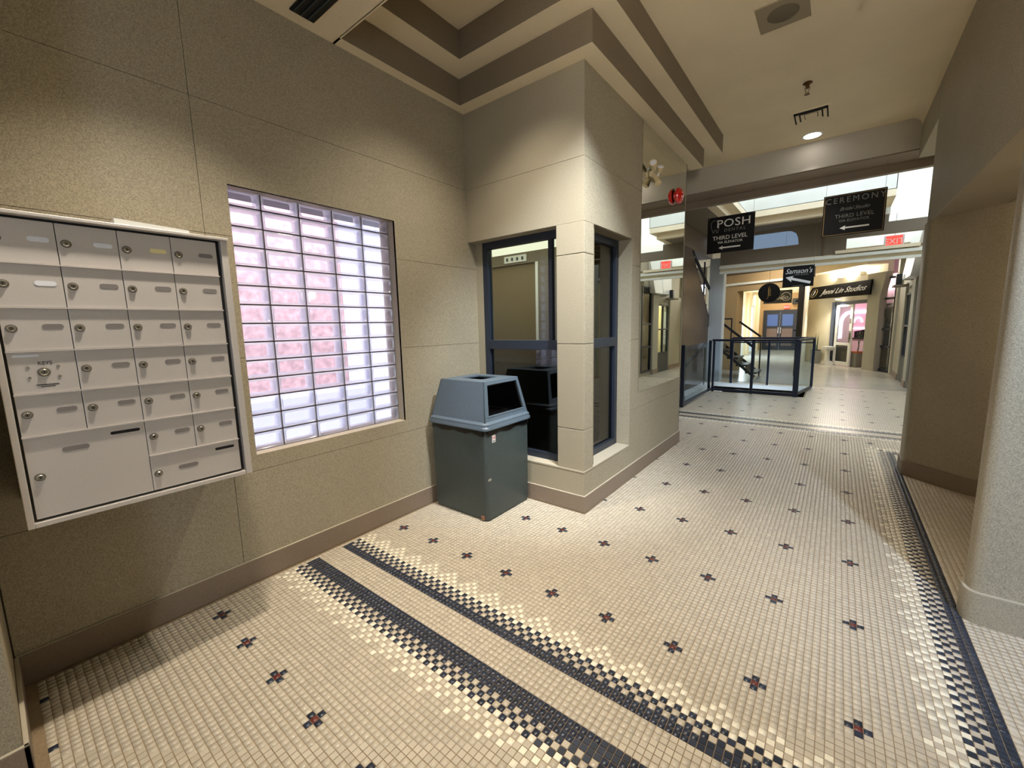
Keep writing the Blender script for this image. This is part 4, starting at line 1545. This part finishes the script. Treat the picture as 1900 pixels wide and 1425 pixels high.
# ================================================================ RIGHT WALL OF THE ATRIUM
ra_ = sroot('wall_right_shops', 'right atrium wall with piers and shop windows')
WX = 3.75
b = MB()
for r_ in rects(9.30, 13.35, 0.0, 3.3, [(9.45, 10.2, 0.10, 2.5), (10.75, 11.72, 0.0, 2.05)]):
    b.box(WX, WX + 0.15, r_[0], r_[1], r_[2], r_[3], 'pier')
b.build('shop_wall', ra_)
B('pier', [(WX - 0.05, WX, 10.25, 10.72, 0.0, 2.3), (WX - 0.05, WX, 11.75, 12.9, 0.0, 2.3)], 'pier', ra_, 0.01)
B('pier', [(3.66, WX, 13.0, 13.4, 0.0, 3.25)], 'pier', ra_, 0.01)
B('window_backing', [(WX + 0.10, WX + 0.14, 9.47, 10.2, 0.1, 2.5)], 'grey_low', ra_)
B('shop_partition', [(WX + 0.15, 4.5, 12.1, 12.2, 0.0, 2.8)], 'warmwall', ra_)
B('wall_base', [(WX - 0.065, WX - 0.05, 11.75, 12.9, 0, 0.14), (WX - 0.065, WX - 0.05, 10.25, 10.72, 0, 0.14)], 'base', ra_)
w6 = sroot('window_6', 'dark framed shop window on the right atrium wall')
b = MB()
for y in (9.45, 10.15):
    b.box(WX - 0.02, WX + 0.04, y, y + 0.05, 0.10, 2.5, 'darkframe')
for z in (0.10, 0.80, 1.45, 2.45):
    b.box(WX - 0.02, WX + 0.04, 9.5, 10.15, z, z + 0.05, 'darkframe')
b.build('window_frame', w6)
B('window_pane', [(WX + 0.01, WX + 0.016, 9.5, 10.15, 0.15, 2.45)], 'glass_dark', w6)
w7 = sroot('window_7', 'lit shop window with dark spandrel on the right atrium wall')
b = MB()
for y in (10.75, 11.22, 11.68):
    b.box(WX - 0.02, WX + 0.04, y, y + 0.035, 0.0, 2.05, 'darkframe')
for z in (0.56, 1.28, 2.01):
    b.box(WX - 0.02, WX + 0.04, 10.78, 11.68, z, z + 0.04, 'darkframe')
b.build('window_frame', w7)
B('spandrel_panel', [(WX - 0.03, WX + 0.03, 10.78, 11.68, 0.0, 0.56)], 'spandrel', w7)
B('window_pane', [(WX + 0.01, WX + 0.016, 10.78, 11.68, 0.6, 2.01)], 'glass', w7)
wall('wall_shop_inner', 0, 4.5, 4.6, 9.2, 13.3, 0.0, 2.8, 'warmwall')
light('shop_lamp', 'AREA', (4.2, 11.0, 2.7), 90, (1.0, 0.93, 0.72), shape='RECTANGLE', size=0.5, size_y=3.0)
B('ceiling_shop', [(3.9, 4.6, 9.32, 13.3, 2.78, 2.85)], 'plaster_white', at)
aw = thing('canopy', 'white flared wall canopy above the lit shop window on the right', 'canopy', (WX, 11.1, 2.3))
for ya, yb2 in ((9.85, 10.72), (10.80, 11.75)):
    b = MB()
    ym = (ya + yb2) / 2
    sh = 0.18 if ya < 10 else -0.12
    q = [(WX - 0.16, ya + (0.22 if ya < 10 else 0.0), 2.34), (WX - 0.16, yb2 - (0.0 if ya < 10 else 0.22), 2.34), (WX - 0.05, yb2, 3.30), (WX - 0.05, ya, 3.30)]
    q2 = [(WX - 0.004, p[1], p[2]) for p in q]
    b.add(q + q2, [(3, 2, 1, 0), (4, 5, 6, 7), (0, 1, 5, 4), (1, 2, 6, 5), (2, 3, 7, 6), (3, 0, 4, 7)], 'white')
    b.build('panel', aw)
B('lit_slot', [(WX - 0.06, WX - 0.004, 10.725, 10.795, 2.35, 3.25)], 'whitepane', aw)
bs = thing('box_sign', 'small black box sign end below the white canopy on the right pier', 'sign', (3.66, 11.2, 2.2))
B('box', [(WX - 0.27, WX - 0.165, 11.30, 11.42, 2.24, 2.48)], 'black', bs, 0.004)
B('shade_edge', [(WX - 0.30, WX - 0.052, 11.28, 11.75, 2.20, 2.24)], 'plaster_grey', bs)

# ================================================================ ANGLED SHOP FRONT
ang = math.atan2(-0.83205, 0.55470)
FM = Matrix.Translation((1.85, 16.3, 0)) @ Matrix.Rotation(ang, 4, 'Z')
sf = sroot('wall_shop_front', 'angled shop front wall with an open glazed entrance')
b = MB(FM)
for r_ in rects(-0.6, 2.95, 0.0, 3.25, [(0.87, 2.36, 0.0, 2.04), (2.82, 3.0, 0.0, 2.6)]):
    b.box(r_[0], r_[1], 0.0, 0.15, r_[2], r_[3], 'plaster_cream')
b.build('shop_wall', sf)
b = MB(FM)
b.prism([(2.53, 0.0), (2.53, -0.16), (2.97, -0.16), (2.97, 0.0)], 0.0, 2.1, 'pier')
b.add([(2.53, -0.16, 2.1), (2.97, -0.16, 2.1), (2.97, 0.0, 2.1), (2.53, 0.0, 2.1), (2.48, -0.17, 2.75), (3.15, -0.17, 2.75), (3.15, 0.0, 2.75), (2.48, 0.0, 2.75)],
      [(0, 3, 2, 1), (4, 5, 6, 7), (0, 1, 5, 4), (1, 2, 6, 5), (2, 3, 7, 6), (3, 0, 4, 7)], 'pier')
b.build('flared_pier', sf)
b = MB(FM)
b.box(-0.6, 2.95, -0.55, 0.0, 2.98, 3.25, 'plaster')
b.build('sloped_bulkhead', sf)
# inside of the shop
b = MB(FM)
b.box(-0.5, 4.2, 2.2, 2.3, 0.0, 3.2, 'pinkwall')
b.box(-0.5, -0.4, 0.15, 2.3, 0.0, 3.2, 'pinkwall')
b.box(4.1, 4.2, 0.15, 2.3, 0.0, 3.2, 'pinkwall')
b.box(-0.5, 4.2, 0.15, 2.3, 2.7, 2.75, 'pinkwall')
b.box(-0.5, 4.2, 0.15, 2.3, -0.02, 0.004, 'smooth_floor')
struct(b.build('wall_shop_inside'), 'pink inner walls of the shop')
nl = thing('neon_arch', 'glowing pink arch light on the wall inside the shop', 'lamp', tuple(FM @ Vector((-0.37, 1.5, 1.2))))
b = MB(FM)
ap = [(1.12, 0.80), (1.12, 1.25)] + [(1.42 - 0.30 * math.cos(PI / 2 * k / 8), 1.30 + 0.42 * math.sin(PI / 2 * k / 8)) for k in range(9)] + [(2.15, 1.74)]
for a_, b2 in zip(ap[:-1], ap[1:]):
    b.bar((-0.37, a_[0], a_[1]), (-0.37, b2[0], b2[1]), 0.05, 0.11, 'pinkglow')
b.build('arch_tube', nl)
b = MB(FM)
ap = [(1.70 - 0.14 * math.cos(PI * k / 10), 1.36 + 0.17 * math.sin(PI * k / 10)) for k in range(11)]
for a_, b2 in zip(ap[:-1], ap[1:]):
    b.bar((-0.36, a_[0], a_[1]), (-0.36, b2[0], b2[1]), 0.03, 0.04, 'pinkglow')
b.build('small_arch_tube', nl)
b = MB(FM)
b.box(-0.38, -0.34, 1.45, 2.1, 1.12, 1.17, 'pinkglow')
b.build('shelf_tube', nl)
light('shop_inner_lamp', 'AREA', tuple(FM @ Vector((0.8, 1.3, 2.65))), 35, (1.0, 0.92, 0.93), shape='RECTANGLE', size=2.2, size_y=1.2)
ct = thing('counter', 'dark counter with goods inside the pink shop', 'counter', tuple(FM @ Vector((1.0, 0.95, 0))))
b = MB(FM)
b.box(0.55, 1.35, 0.85, 1.15, 0.0, 0.82, 'pinkwall')
b.build('body', ct)
b = MB(FM)
b.box(0.50, 1.40, 0.80, 1.20, 0.82, 0.86, 'black')
b.build('top', ct)
rq = random.Random(5)
for k in range(7):
    b = MB(FM)
    x_ = 0.56 + k * 0.11
    b.box(x_, x_ + 0.06, 0.95, 1.03, 0.86, 0.92 + rq.uniform(0.05, 0.22), 'black')
    b.build('container', ct)

# door frame and open white door leaf
d2 = sroot('door_2', 'slate framed shop entrance with white glazed door leaf standing open')
b = MB(FM)
b.box(0.87, 1.02, -0.03, 0.10, 0.0, 2.04, 'frame')
b.box(1.02, 2.36, -0.02, 0.10, 1.94, 2.04, 'darkframe')
b.build('door_frame', d2)
b = MB(FM)
lx0, lx1 = 1.06, 1.80
for q in ((lx0, lx0 + 0.10, 0.02, 1.95), (lx1 - 0.11, lx1, 0.02, 1.95), (lx0 + 0.1, lx1 - 0.11, 1.88, 1.95), (lx0 + 0.1, lx1 - 0.11, 0.66, 0.74), (lx0 + 0.1, lx1 - 0.11, 0.02, 0.14)):
    b.box(q[0], q[1], -0.01, 0.035, q[2], q[3], 'white')
b.build('door_leaf', d2, 0.002)
b = MB(FM)
b.box(lx0 + 0.10, lx1 - 0.11, 0.01, 0.016, 0.14, 0.66, 'glass_dark')
b.box(lx0 + 0.10, lx1 - 0.11, 0.018, 0.022, 0.14, 0.66, 'grey_low')
b.build('kick_panel', d2)
b = MB(FM)
b.box(lx0 + 0.10, lx1 - 0.11, 0.01, 0.016, 0.74, 1.88, 'glass')
b.build('door_pane', d2)
b = MB(FM)
b.box(lx1 - 0.06, lx1 - 0.04, -0.05, -0.01, 0.75, 1.05, 'chrome')
b.build('door_handle', d2)
b = MB(FM)
b.box(lx1 - 0.11, lx1 - 0.02, -0.014, -0.01, 0.86, 1.12, 'plate')
b.box(lx1 - 0.11, lx1 - 0.04, -0.014, -0.01, 1.35, 1.50, 'plate')
b.build('door_notice', d2)

# sign board over the entrance
ss = thing('shop_sign', 'long slanted black shop sign reading Jenni Lin Studios under bright wall lights', 'sign', tuple(FM @ Vector((1.2, -0.2, 2.2))))
b = MB(FM)
q = [(0.03, -0.40, 2.17), (2.92, -0.40, 2.15), (2.72, -0.24, 2.58), (0.14, -0.24, 2.58)]
q2 = [(p[0], p[1] + 0.05, p[2]) for p in q]
b.add(q + q2, [(0, 1, 2, 3), (7, 6, 5, 4), (0, 4, 5, 1), (1, 5, 6, 2), (2, 6, 7, 3), (3, 7, 4, 0)], 'signmatt')
b.build('board', ss)
for x in (0.15, 2.45):
    b = MB(FM)
    b.box(x, x + 0.05, -0.30, 0.0, 2.25, 2.30, 'black')
    b.build('bracket', ss)
tilt = Matrix.Rotation(-math.atan2(0.18, 0.42), 4, 'X')
text('Jenni Lin Studios', 0.255, (0, 0, 0), Matrix.Identity(4), 'lettering', ss, shear=0.25, sx=1.10).data.transform(FM @ Matrix.Translation((1.74, -0.332, 2.365)) @ tilt @ RX)
b = MB(FM @ Matrix.Translation((0.40, -0.332, 2.365)) @ tilt)
for k in range(20):
    a0, a1 = 2 * PI * k / 20, 2 * PI * (k + 1) / 20
    b.bar((0.135 * math.cos(a0), 0, 0.15 * math.sin(a0)), (0.135 * math.cos(a1), 0, 0.15 * math.sin(a1)), 0.006, 0.010, 'gold')
b.bar((-0.03, 0, -0.10), (0.0, 0, 0.10), 0.006, 0.014, 'lettering')
b.bar((0.0, 0, -0.05), (0.02, 0, 0.06), 0.006, 0.010, 'lettering')
b.build('round_emblem', ss)
for k, tx in enumerate((1.15, 2.05)):
    wl_ = thing('wall_light', ('left' if k == 0 else 'right') + ' bright lamp above the black shop sign', 'light', tuple(FM @ Vector((tx, -0.15, 2.80))))
    b = MB(FM)
    b.box(tx - 0.09, tx + 0.09, -0.14, 0.0, 2.78, 2.88, 'white')
    b.build('housing', wl_)
    b = MB(FM)
    b.box(tx - 0.08, tx + 0.08, -0.13, -0.02, 2.88, 2.885, 'lamp')
    b.box(tx - 0.08, tx + 0.08, -0.144, -0.14, 2.79, 2.87, 'lamp_soft')
    b.build('lens', wl_)
    light('wall_light_lamp', 'POINT', tuple(FM @ Vector((tx, -0.13, 2.93))), 90, (1.0, 0.93, 0.80), parent=wl_, shadow_soft_size=0.05)
dl = thing('downlight', 'small bright lamp right over the open shop door', 'light', tuple(FM @ Vector((1.35, -0.14, 2.16))))
b = MB(FM)
b.lathe([(0.0, -0.03), (0.06, -0.025), (0.075, 0.0)], 'lamp', (1.32, -0.16, 2.12), 'z', 14)
b.build('lens', dl)
light('door_lamp', 'SPOT', tuple(FM @ Vector((1.32, -0.20, 2.05))), 110, (1.0, 0.94, 0.82), parent=dl, spot_size=2.4, spot_blend=0.6, shadow_soft_size=0.05)

# pedestal, planters, plants
pd = thing('pedestal', 'white fluted pedestal left of the shop door', 'pedestal', tuple(FM @ Vector((1.03, -0.16, 0))))
PM = FM @ Matrix.Translation((1.03, -0.16, 0)) @ Matrix.Diagonal((0.52, 0.56, 1, 1))
b = MB(PM)
b.box(-0.24, 0.24, -0.22, 0.22, 0.0, 0.08, 'white')
b.box(-0.20, 0.20, -0.18, 0.18, 0.08, 0.13, 'white')
b.build('base', pd)
b = MB(PM)
b.lathe([(0.15, 0.13), (0.155, 0.17), (0.125, 0.20), (0.118, 0.38), (0.125, 0.46), (0.15, 0.50)], 'white', (0, 0, 0), 'z', 20)
b.build('shaft', pd, smooth=True)
b = MB(PM)
b.box(-0.22, 0.22, -0.20, 0.20, 0.50, 0.55, 'white')
b.box(-0.26, 0.26, -0.23, 0.23, 0.55, 0.61, 'white')
b.cyl((-0.2, -0.2, 0.52), (-0.2, 0.2, 0.52), 0.045, 'white')
b.cyl((0.2, -0.2, 0.52), (0.2, 0.2, 0.52), 0.045, 'white')
b.build('capital', pd)


def leafblade(b, x, y, z, h_, lean, w=0.035):
    n = 5
    vs = []
    for k in range(n + 1):
        t = k / n
        ww = w * (1 - t ** 2) + 0.002
        vs += [(x + lean[0] * t * t - ww / 2, y + lean[1] * t * t, z + h_ * t), (x + lean[0] * t * t + ww / 2, y + lean[1] * t * t + 0.004, z + h_ * t)]
    b.add(vs, [(2 * k, 2 * k + 1, 2 * k + 3, 2 * k + 2) for k in range(n)], 'leaf')


pt_ = thing('potted_plant', 'spiky snake plant in a tall grey planter left of the white pedestal', 'plant', tuple(FM @ Vector((0.46, -0.17, 0))))
PM = FM @ Matrix.Translation((0.46, -0.17, 0)) @ Matrix.Diagonal((0.6, 0.6, 1, 1))
b = MB(PM)
loft(b, [(rrect(-0.17, 0.17, -0.16, 0.16, 0.02), 0.0), (rrect(-0.20, 0.20, -0.18, 0.18, 0.02), 0.44)], 'planter')
b.build('planter', pt_, smooth=True)
B('soil', [(-0.17, 0.17, -0.15, 0.15, 0.44, 0.47)], 'bag', pt_, mx=PM)
for k in range(7):
    b = MB(PM)
    leafblade(b, rq.uniform(-0.08, 0.08), rq.uniform(-0.06, 0.06), 0.46, rq.uniform(0.35, 0.62), (rq.uniform(-0.10, 0.10), rq.uniform(-0.05, 0.05)), 0.045)
    b.build('leaf', pt_)
p2 = thing('potted_plant', 'dark bonsai shaped plant in a square grey planter standing in the shop doorway', 'plant', tuple(FM @ Vector((1.86, 0.17, 0))))
PM = FM @ Matrix.Translation((1.86, 0.17, 0)) @ Matrix.Diagonal((0.52, 0.5, 1, 1))
b = MB(PM)
loft(b, [(rrect(-0.24, 0.24, -0.2, 0.2, 0.01), 0.0), (rrect(-0.26, 0.26, -0.22, 0.22, 0.01), 0.44)], 'planter')
b.build('planter', p2, smooth=True)
B('mulch', [(-0.23, 0.23, -0.19, 0.19, 0.44, 0.49)], 'terracotta', p2, mx=PM)
b = MB(PM)
b.cyl((0.02, 0, 0.46), (0.08, 0, 0.66), 0.035, 'leaf', 0.028, 8)
b.cyl((0.08, 0, 0.66), (-0.02, 0.02, 0.84), 0.028, 'leaf', 0.02, 8)
b.cyl((0.07, 0, 0.68), (0.16, 0, 0.86), 0.02, 'leaf', 0.015, 8)
b.build('trunk', p2)
b = MB(PM)
for k in range(90):
    cxk, czk, rk = rq.choice([(-0.05, 0.94, 0.13), (0.14, 0.96, 0.12), (0.04, 1.04, 0.10)])
    a, e_ = rq.uniform(0, 2 * PI), rq.uniform(-1, 1)
    p = Vector((cxk + rk * math.cos(a) * rq.random(), rk * math.sin(a) * rq.random(), czk + 0.5 * rk * e_))
    d_ = Vector((rq.uniform(-1, 1), rq.uniform(-1, 1), rq.uniform(-0.3, 1))).normalized() * 0.05
    w_ = d_.cross(Vector((0, 0, 1))).normalized() * 0.018
    b.add([p, p + d_ * 0.5 + w_, p + d_, p + d_ * 0.5 - w_], [(0, 1, 2, 3)], 'leaf')
fo = b.build('foliage', p2)
fo['kind'] = 'stuff'

# display window right of the flared pier
w8 = sroot('window_8', 'tall dark framed display window right of the flared pier')
b = MB()
wy0, wy1 = 13.42, 14.05


def wline(t):      # the window runs from the facade end to the right pier
    return (3.47 + 0.20 * t, 13.88 - 0.42 * t)


for t_, w_ in ((0.0, 0.05), (1.0, 0.05)):
    x_, y_ = wline(t_)
    b.box(x_ - w_ / 2, x_ + w_ / 2, y_ - 0.03, y_ + 0.03, 0.0, 2.6, 'darkframe')
for z_ in (0.04, 0.70, 1.18, 2.02, 2.58):
    b.bar((*wline(0), z_), (*wline(1), z_), 0.05, 0.06, 'darkframe')
b.build('window_frame', w8)
b = MB()
(xa_, ya_), (xb_, yb3) = wline(0), wline(1)
b.add([(xa_, ya_, 0.05), (xb_, yb3, 0.05), (xb_, yb3, 2.6), (xa_, ya_, 2.6), (xa_ + 0.004, ya_ + 0.002, 0.05), (xb_ + 0.004, yb3 + 0.002, 0.05), (xb_ + 0.004, yb3 + 0.002, 2.6), (xa_ + 0.004, ya_ + 0.002, 2.6)],
      [(3, 2, 1, 0), (4, 5, 6, 7), (0, 1, 5, 4), (1, 2, 6, 5), (2, 3, 7, 6), (3, 0, 4, 7)], 'glass')
b.build('window_pane', w8)
b = MB()
b.box(3.40, 4.30, 14.25, 14.30, 0.0, 1.9, 'grey_low')
b.box(3.40, 4.30, 14.26, 14.30, 1.9, 3.2, 'pinkwall')
b.build('display_backing', w8)
st_ = thing('sculpted_head', 'pale stone sculpture standing high in the display window', 'sculpture', (3.66, 14.0, 1.27))
b = MB()
b.lathe([(0.0, 0.0), (0.12, 0.0), (0.12, 0.04), (0.06, 0.08), (0.08, 0.16), (0.15, 0.26), (0.17, 0.38), (0.14, 0.50), (0.07, 0.57), (0.0, 0.59)], 'plaster_grey', (3.66, 14.0, 1.27), 'z', 14)
b.build('head', st_, smooth=True)
b = MB()
b.box(3.56, 3.76, 13.92, 14.08, 1.22, 1.27, 'black')
b.box(3.63, 3.69, 13.97, 14.03, 0.0, 1.22, 'black')
b.build('stand', st_)
sw = thing('ornamental_screen', 'gold scrollwork screen glinting low in the display window', 'screen', (3.66, 13.9, 0.1))
b = MB()
b.box(3.48, 3.84, 13.90, 13.915, 0.0, 0.66, 'black')
b.build('backing', sw)
b = MB()
for i_ in range(7):
    for j_ in range(9):
        cx_, cz_ = 3.52 + i_ * 0.048, 0.12 + j_ * 0.06 + (i_ % 2) * 0.03
        for k in range(5):
            a0, a1 = k * 1.05 + j_, (k + 1) * 1.05 + j_
            b.bar((cx_ + 0.02 * math.cos(a0), 13.893, cz_ + 0.02 * math.sin(a0)), (cx_ + 0.02 * math.cos(a1), 13.893, cz_ + 0.02 * math.sin(a1)), 0.006, 0.009, 'scroll')
b.build('scrolls', sw)

# ================================================================ FAR CORRIDOR
tw = sroot('trim_4', 'tan portal framing the far corridor')
TM = Matrix.Translation((-0.40, 12.55, 0)) @ Matrix.Rotation(math.atan2(-0.95, 2.15), 4, 'Z')
b = MB(TM)
b.box(-0.6, 2.40, 0.0, 0.3, 2.38, 2.86, 'tan')
b.box(-0.6, 2.45, -0.04, 0.0, 2.56, 2.62, 'plaster_white')
b.build('portal_beam', tw)
b = MB(TM)
b.box(-0.8, 0.50, 0.0, 0.3, 0.0, 2.38, 'tan')
b.build('portal_pier', tw)
b = MB(TM)
b.box(2.22, 2.33, -0.02, 0.06, 0.0, 2.38, 'tread')
b.build('portal_post', tw)
B('portal_void', [(-1.6, 1.9, 12.9, 13.0, 2.7, 3.3)], 'plaster_grey', tw)
b = MB()
for r_ in rects(12.6, 25.0, 0.0, 3.2, [(16.9, 18.85, 0.05, 2.26), (20.2, 21.7, 0.05, 2.22)]):
    b.box(-0.87, -0.75, r_[0], r_[1], r_[2], r_[3], 'plaster_white')
struct(b.build('wall_corridor_left'), 'white wall of the far corridor with two bright openings')
for i_, (ya, yb2) in enumerate(((16.9, 18.85), (20.2, 21.7))):
    wn8 = sroot('window_%d' % (9 + i_), 'bright corridor window')
    B('window_pane', [(-0.84, -0.83, ya, yb2, 0.05, 2.26)], 'whitepane', wn8)
    b = MB()
    for y in (ya, (ya + yb2) / 2 - 0.02, yb2 - 0.04):
        b.box(-0.83, -0.78, y, y + 0.04, 0.05, 2.26, 'white')
    b.box(-0.83, -0.78, ya, yb2, 2.20, 2.26, 'white')
    b.build('window_frame', wn8)
for y in (19.2, 21.9):
    B('wall_pilaster', [(-0.75, -0.62, y, y + 0.5, 0.0, 2.9)], 'plaster', bpy.data.objects['wall_corridor_left'])
wall('wall_corridor_right', 0, 1.47, 1.60, 16.2, 25.0, 0.0, 3.2, 'plaster')
w11 = sroot('window_11', 'shelved display window at the left end of the shop front')
b = MB()
for z_ in (1.20, 2.02):
    b.bar((1.57, 12.5, z_), (1.57, 15.8, z_), 0.12, 0.05, 'darkframe')
b.build('shelf', w11)
B('display_backing', [(1.63, 1.66, 12.5, 15.9, 0.0, 2.9)], 'plaster_cream', w11)
for k, (yk, zk) in enumerate(((13.4, 2.045), (14.1, 1.225), (13.0, 1.225))):
    vs_ = thing('small_vase', ('dark vase on the upper shelf of the narrow display window', 'farther dark vase on the lower shelf of the display window', 'nearer dark vase on the lower shelf of the display window')[k], 'vase', (1.56, yk, zk))
    b = MB()
    b.lathe([(0.0, 0.0), (0.03, 0.0), (0.045, 0.04), (0.03, 0.08), (0.015, 0.11), (0.0, 0.11)], 'black', (1.56, yk, zk), 'z', 12)
    b.build('body', vs_, smooth=True)
# end wall, doors and lights of the far corridor
we2 = wall('wall_corridor_end', 1, 23.3, 23.45, -0.87, 1.6, 0.0, 3.2, 'tan', [(-0.55, 0.90, 0.0, 2.02)], 'tan end wall of the far corridor')
d1 = sroot('door_1', 'pair of dark glazed doors at the end of the far corridor')
b = MB()
b.box(-0.55, -0.47, 23.26, 23.40, 0.0, 2.02, 'darkframe')
b.box(0.82, 0.90, 23.26, 23.40, 0.0, 2.02, 'darkframe')
b.box(-0.47, 0.82, 23.26, 23.40, 1.94, 2.02, 'darkframe')
b.build('door_frame', d1)
for k, (xa2, xb2) in enumerate(((-0.47, 0.172), (0.178, 0.82))):
    b = MB()
    b.box(xa2, xa2 + 0.09, 23.28, 23.33, 0.0, 1.94, 'darkframe')
    b.box(xb2 - 0.09, xb2, 23.28, 23.33, 0.0, 1.94, 'darkframe')
    for z0_, z1_ in ((0.0, 0.22), (1.10, 1.22), (1.80, 1.94)):
        b.box(xa2 + 0.09, xb2 - 0.09, 23.28, 23.33, z0_, z1_, 'darkframe')
    lf = b.build('door_leaf', d1)
    B('upper_pane', [(xa2 + 0.09, xb2 - 0.09, 23.30, 23.31, 1.22, 1.80)], 'doorblue', lf)
    B('lower_pane', [(xa2 + 0.09, xb2 - 0.09, 23.30, 23.31, 0.22, 1.10)], 'doorgrey', lf)
    xh = xb2 - 0.05 if k == 0 else xa2 + 0.05
    B('door_handle', [(xh - 0.012, xh + 0.012, 23.22, 23.28, 0.85, 1.15)], 'chrome', lf)
ex2 = thing('exit_sign', 'small lit red exit sign over the dark double doors', 'sign', (0.43, 23.2, 2.1))
B('face', [(0.32, 0.56, 23.20, 23.24, 2.06, 2.24)], 'exit', ex2)
text('EXIT', 0.12, (0.44, 23.198, 2.15), RX, 'exit_body', ex2)
B('hanger', [(0.43, 0.45, 23.21, 23.29, 2.10, 2.20)], 'exit_body', ex2)
bx_ = thing('wall_speaker', 'small black box speaker high on the right of the corridor end wall', 'speaker', (0.75, 23.2, 2.3))
B('box', [(0.66, 0.88, 23.10, 23.28, 2.28, 2.56)], 'black', bx_, 0.01)
B('bracket', [(0.75, 0.79, 23.27, 23.30, 2.36, 2.46)], 'grey_low', bx_)
# round sign and studio sign
cs = thing('round_sign', 'round black hanging sign with thin vertical monogram strokes', 'sign', (0.99, 11.3, 2.0))
b = MB()
b.lathe([(0.0, 0.015), (0.248, 0.015), (0.254, 0.0), (0.248, -0.015), (0.0, -0.015)], 'signblack', (0.99, 11.3, 2.225), 'y', 36)
b.build('disc', cs)
b = MB()
for x_, z0_, z1_ in ((0.975, 2.10, 2.34), (0.992, 2.14, 2.39), (1.02, 2.16, 2.32)):
    b.bar((x_, 11.282, z0_), (x_, 11.282, z1_), 0.008, 0.004, 'gold')
b.bar((0.975, 11.282, 2.10), (0.94, 11.282, 2.06), 0.008, 0.006, 'gold')
b.bar((1.02, 11.282, 2.16), (1.045, 11.282, 2.14), 0.008, 0.006, 'gold')
b.build('monogram', cs)
B('hanging_wire', [(0.987, 0.993, 11.298, 11.302, 2.475, 3.25)], 'black', cs)
sg = thing('hanging_sign', 'dark grey hanging sign with script letters inside a ring, half behind the round sign', 'sign', (0.75, 16.0, 2.2))
B('board', [(0.30, 1.16, 16.0, 16.02, 2.10, 2.56)], 'grey_low', sg)
text('Studio', 0.20, (0.78, 15.998, 2.30), RX, 'lettering', sg, shear=0.4)
b = MB()
for k in range(20):
    a0, a1 = 2 * PI * k / 20, 2 * PI * (k + 1) / 20
    b.bar((0.98 + 0.14 * math.cos(a0), 15.995, 2.33 + 0.14 * math.sin(a0)), (0.98 + 0.14 * math.cos(a1), 15.995, 2.33 + 0.14 * math.sin(a1)), 0.006, 0.018, 'lettering')
b.build('ring', sg)
B('hanging_wire', [(0.35, 0.356, 16.008, 16.012, 2.56, 3.11)], 'black', sg)
B('hanging_wire', [(1.10, 1.106, 16.008, 16.012, 2.56, 3.11)], 'black', sg)
cf = sroot('ceiling_3', 'ceiling of the far corridor')
B('ceiling_slab', [(-0.87, 1.6, 13.0, 25.0, 3.1, 3.2)], 'plaster', cf)
B('ceiling_beam', [(-0.87, 1.6, 14.9, 15.2, 2.72, 3.1), (-0.87, 1.6, 18.5, 18.8, 2.72, 3.1), (-0.87, 1.6, 20.9, 21.2, 2.72, 3.1)], 'plaster', cf)
light('corridor_lamp', 'AREA', (0.35, 17.0, 2.70), 80, (1.0, 0.93, 0.78), shape='RECTANGLE', size=1.0, size_y=1.5)
light('corridor_lamp_far', 'AREA', (0.35, 21.9, 3.05), 60, (1.0, 0.93, 0.78), shape='RECTANGLE', size=1.0, size_y=1.5)
light('corridor_window_daylight', 'AREA', (-0.70, 18.0, 1.3), 110, (0.9, 0.95, 1.0), rot=(0, -PI / 2, 0), shape='RECTANGLE', size=2.0, size_y=1.8)
light('portal_lamp', 'AREA', (0.9, 11.2, 3.2), 34, (1.0, 0.95, 0.84), shape='RECTANGLE', size=1.2, size_y=0.6)
light('alcove_fill', 'POINT', (4.05, 1.7, 2.1), 14, (1.0, 0.82, 0.6), shadow_soft_size=0.1)  # hidden point light added to lift the dark alcove
light('floor_opening_fill', 'AREA', (1.2, 8.4, -0.45), 12, (0.9, 0.93, 1.0), rot=(PI / 2, 0, 0), shape='RECTANGLE', size=1.4, size_y=0.3)  # unseen light added to brighten the walls of the floor opening
light('display_fill', 'POINT', (3.60, 14.12, 2.5), 14, (1.0, 0.85, 0.85), shadow_soft_size=0.05)  # small light added inside the display window to brighten it
light('booth_lamp', 'AREA', (-0.9, 2.0, 2.44), 9, (1.0, 0.92, 0.70), shape='RECTANGLE', size=1.4, size_y=0.8)
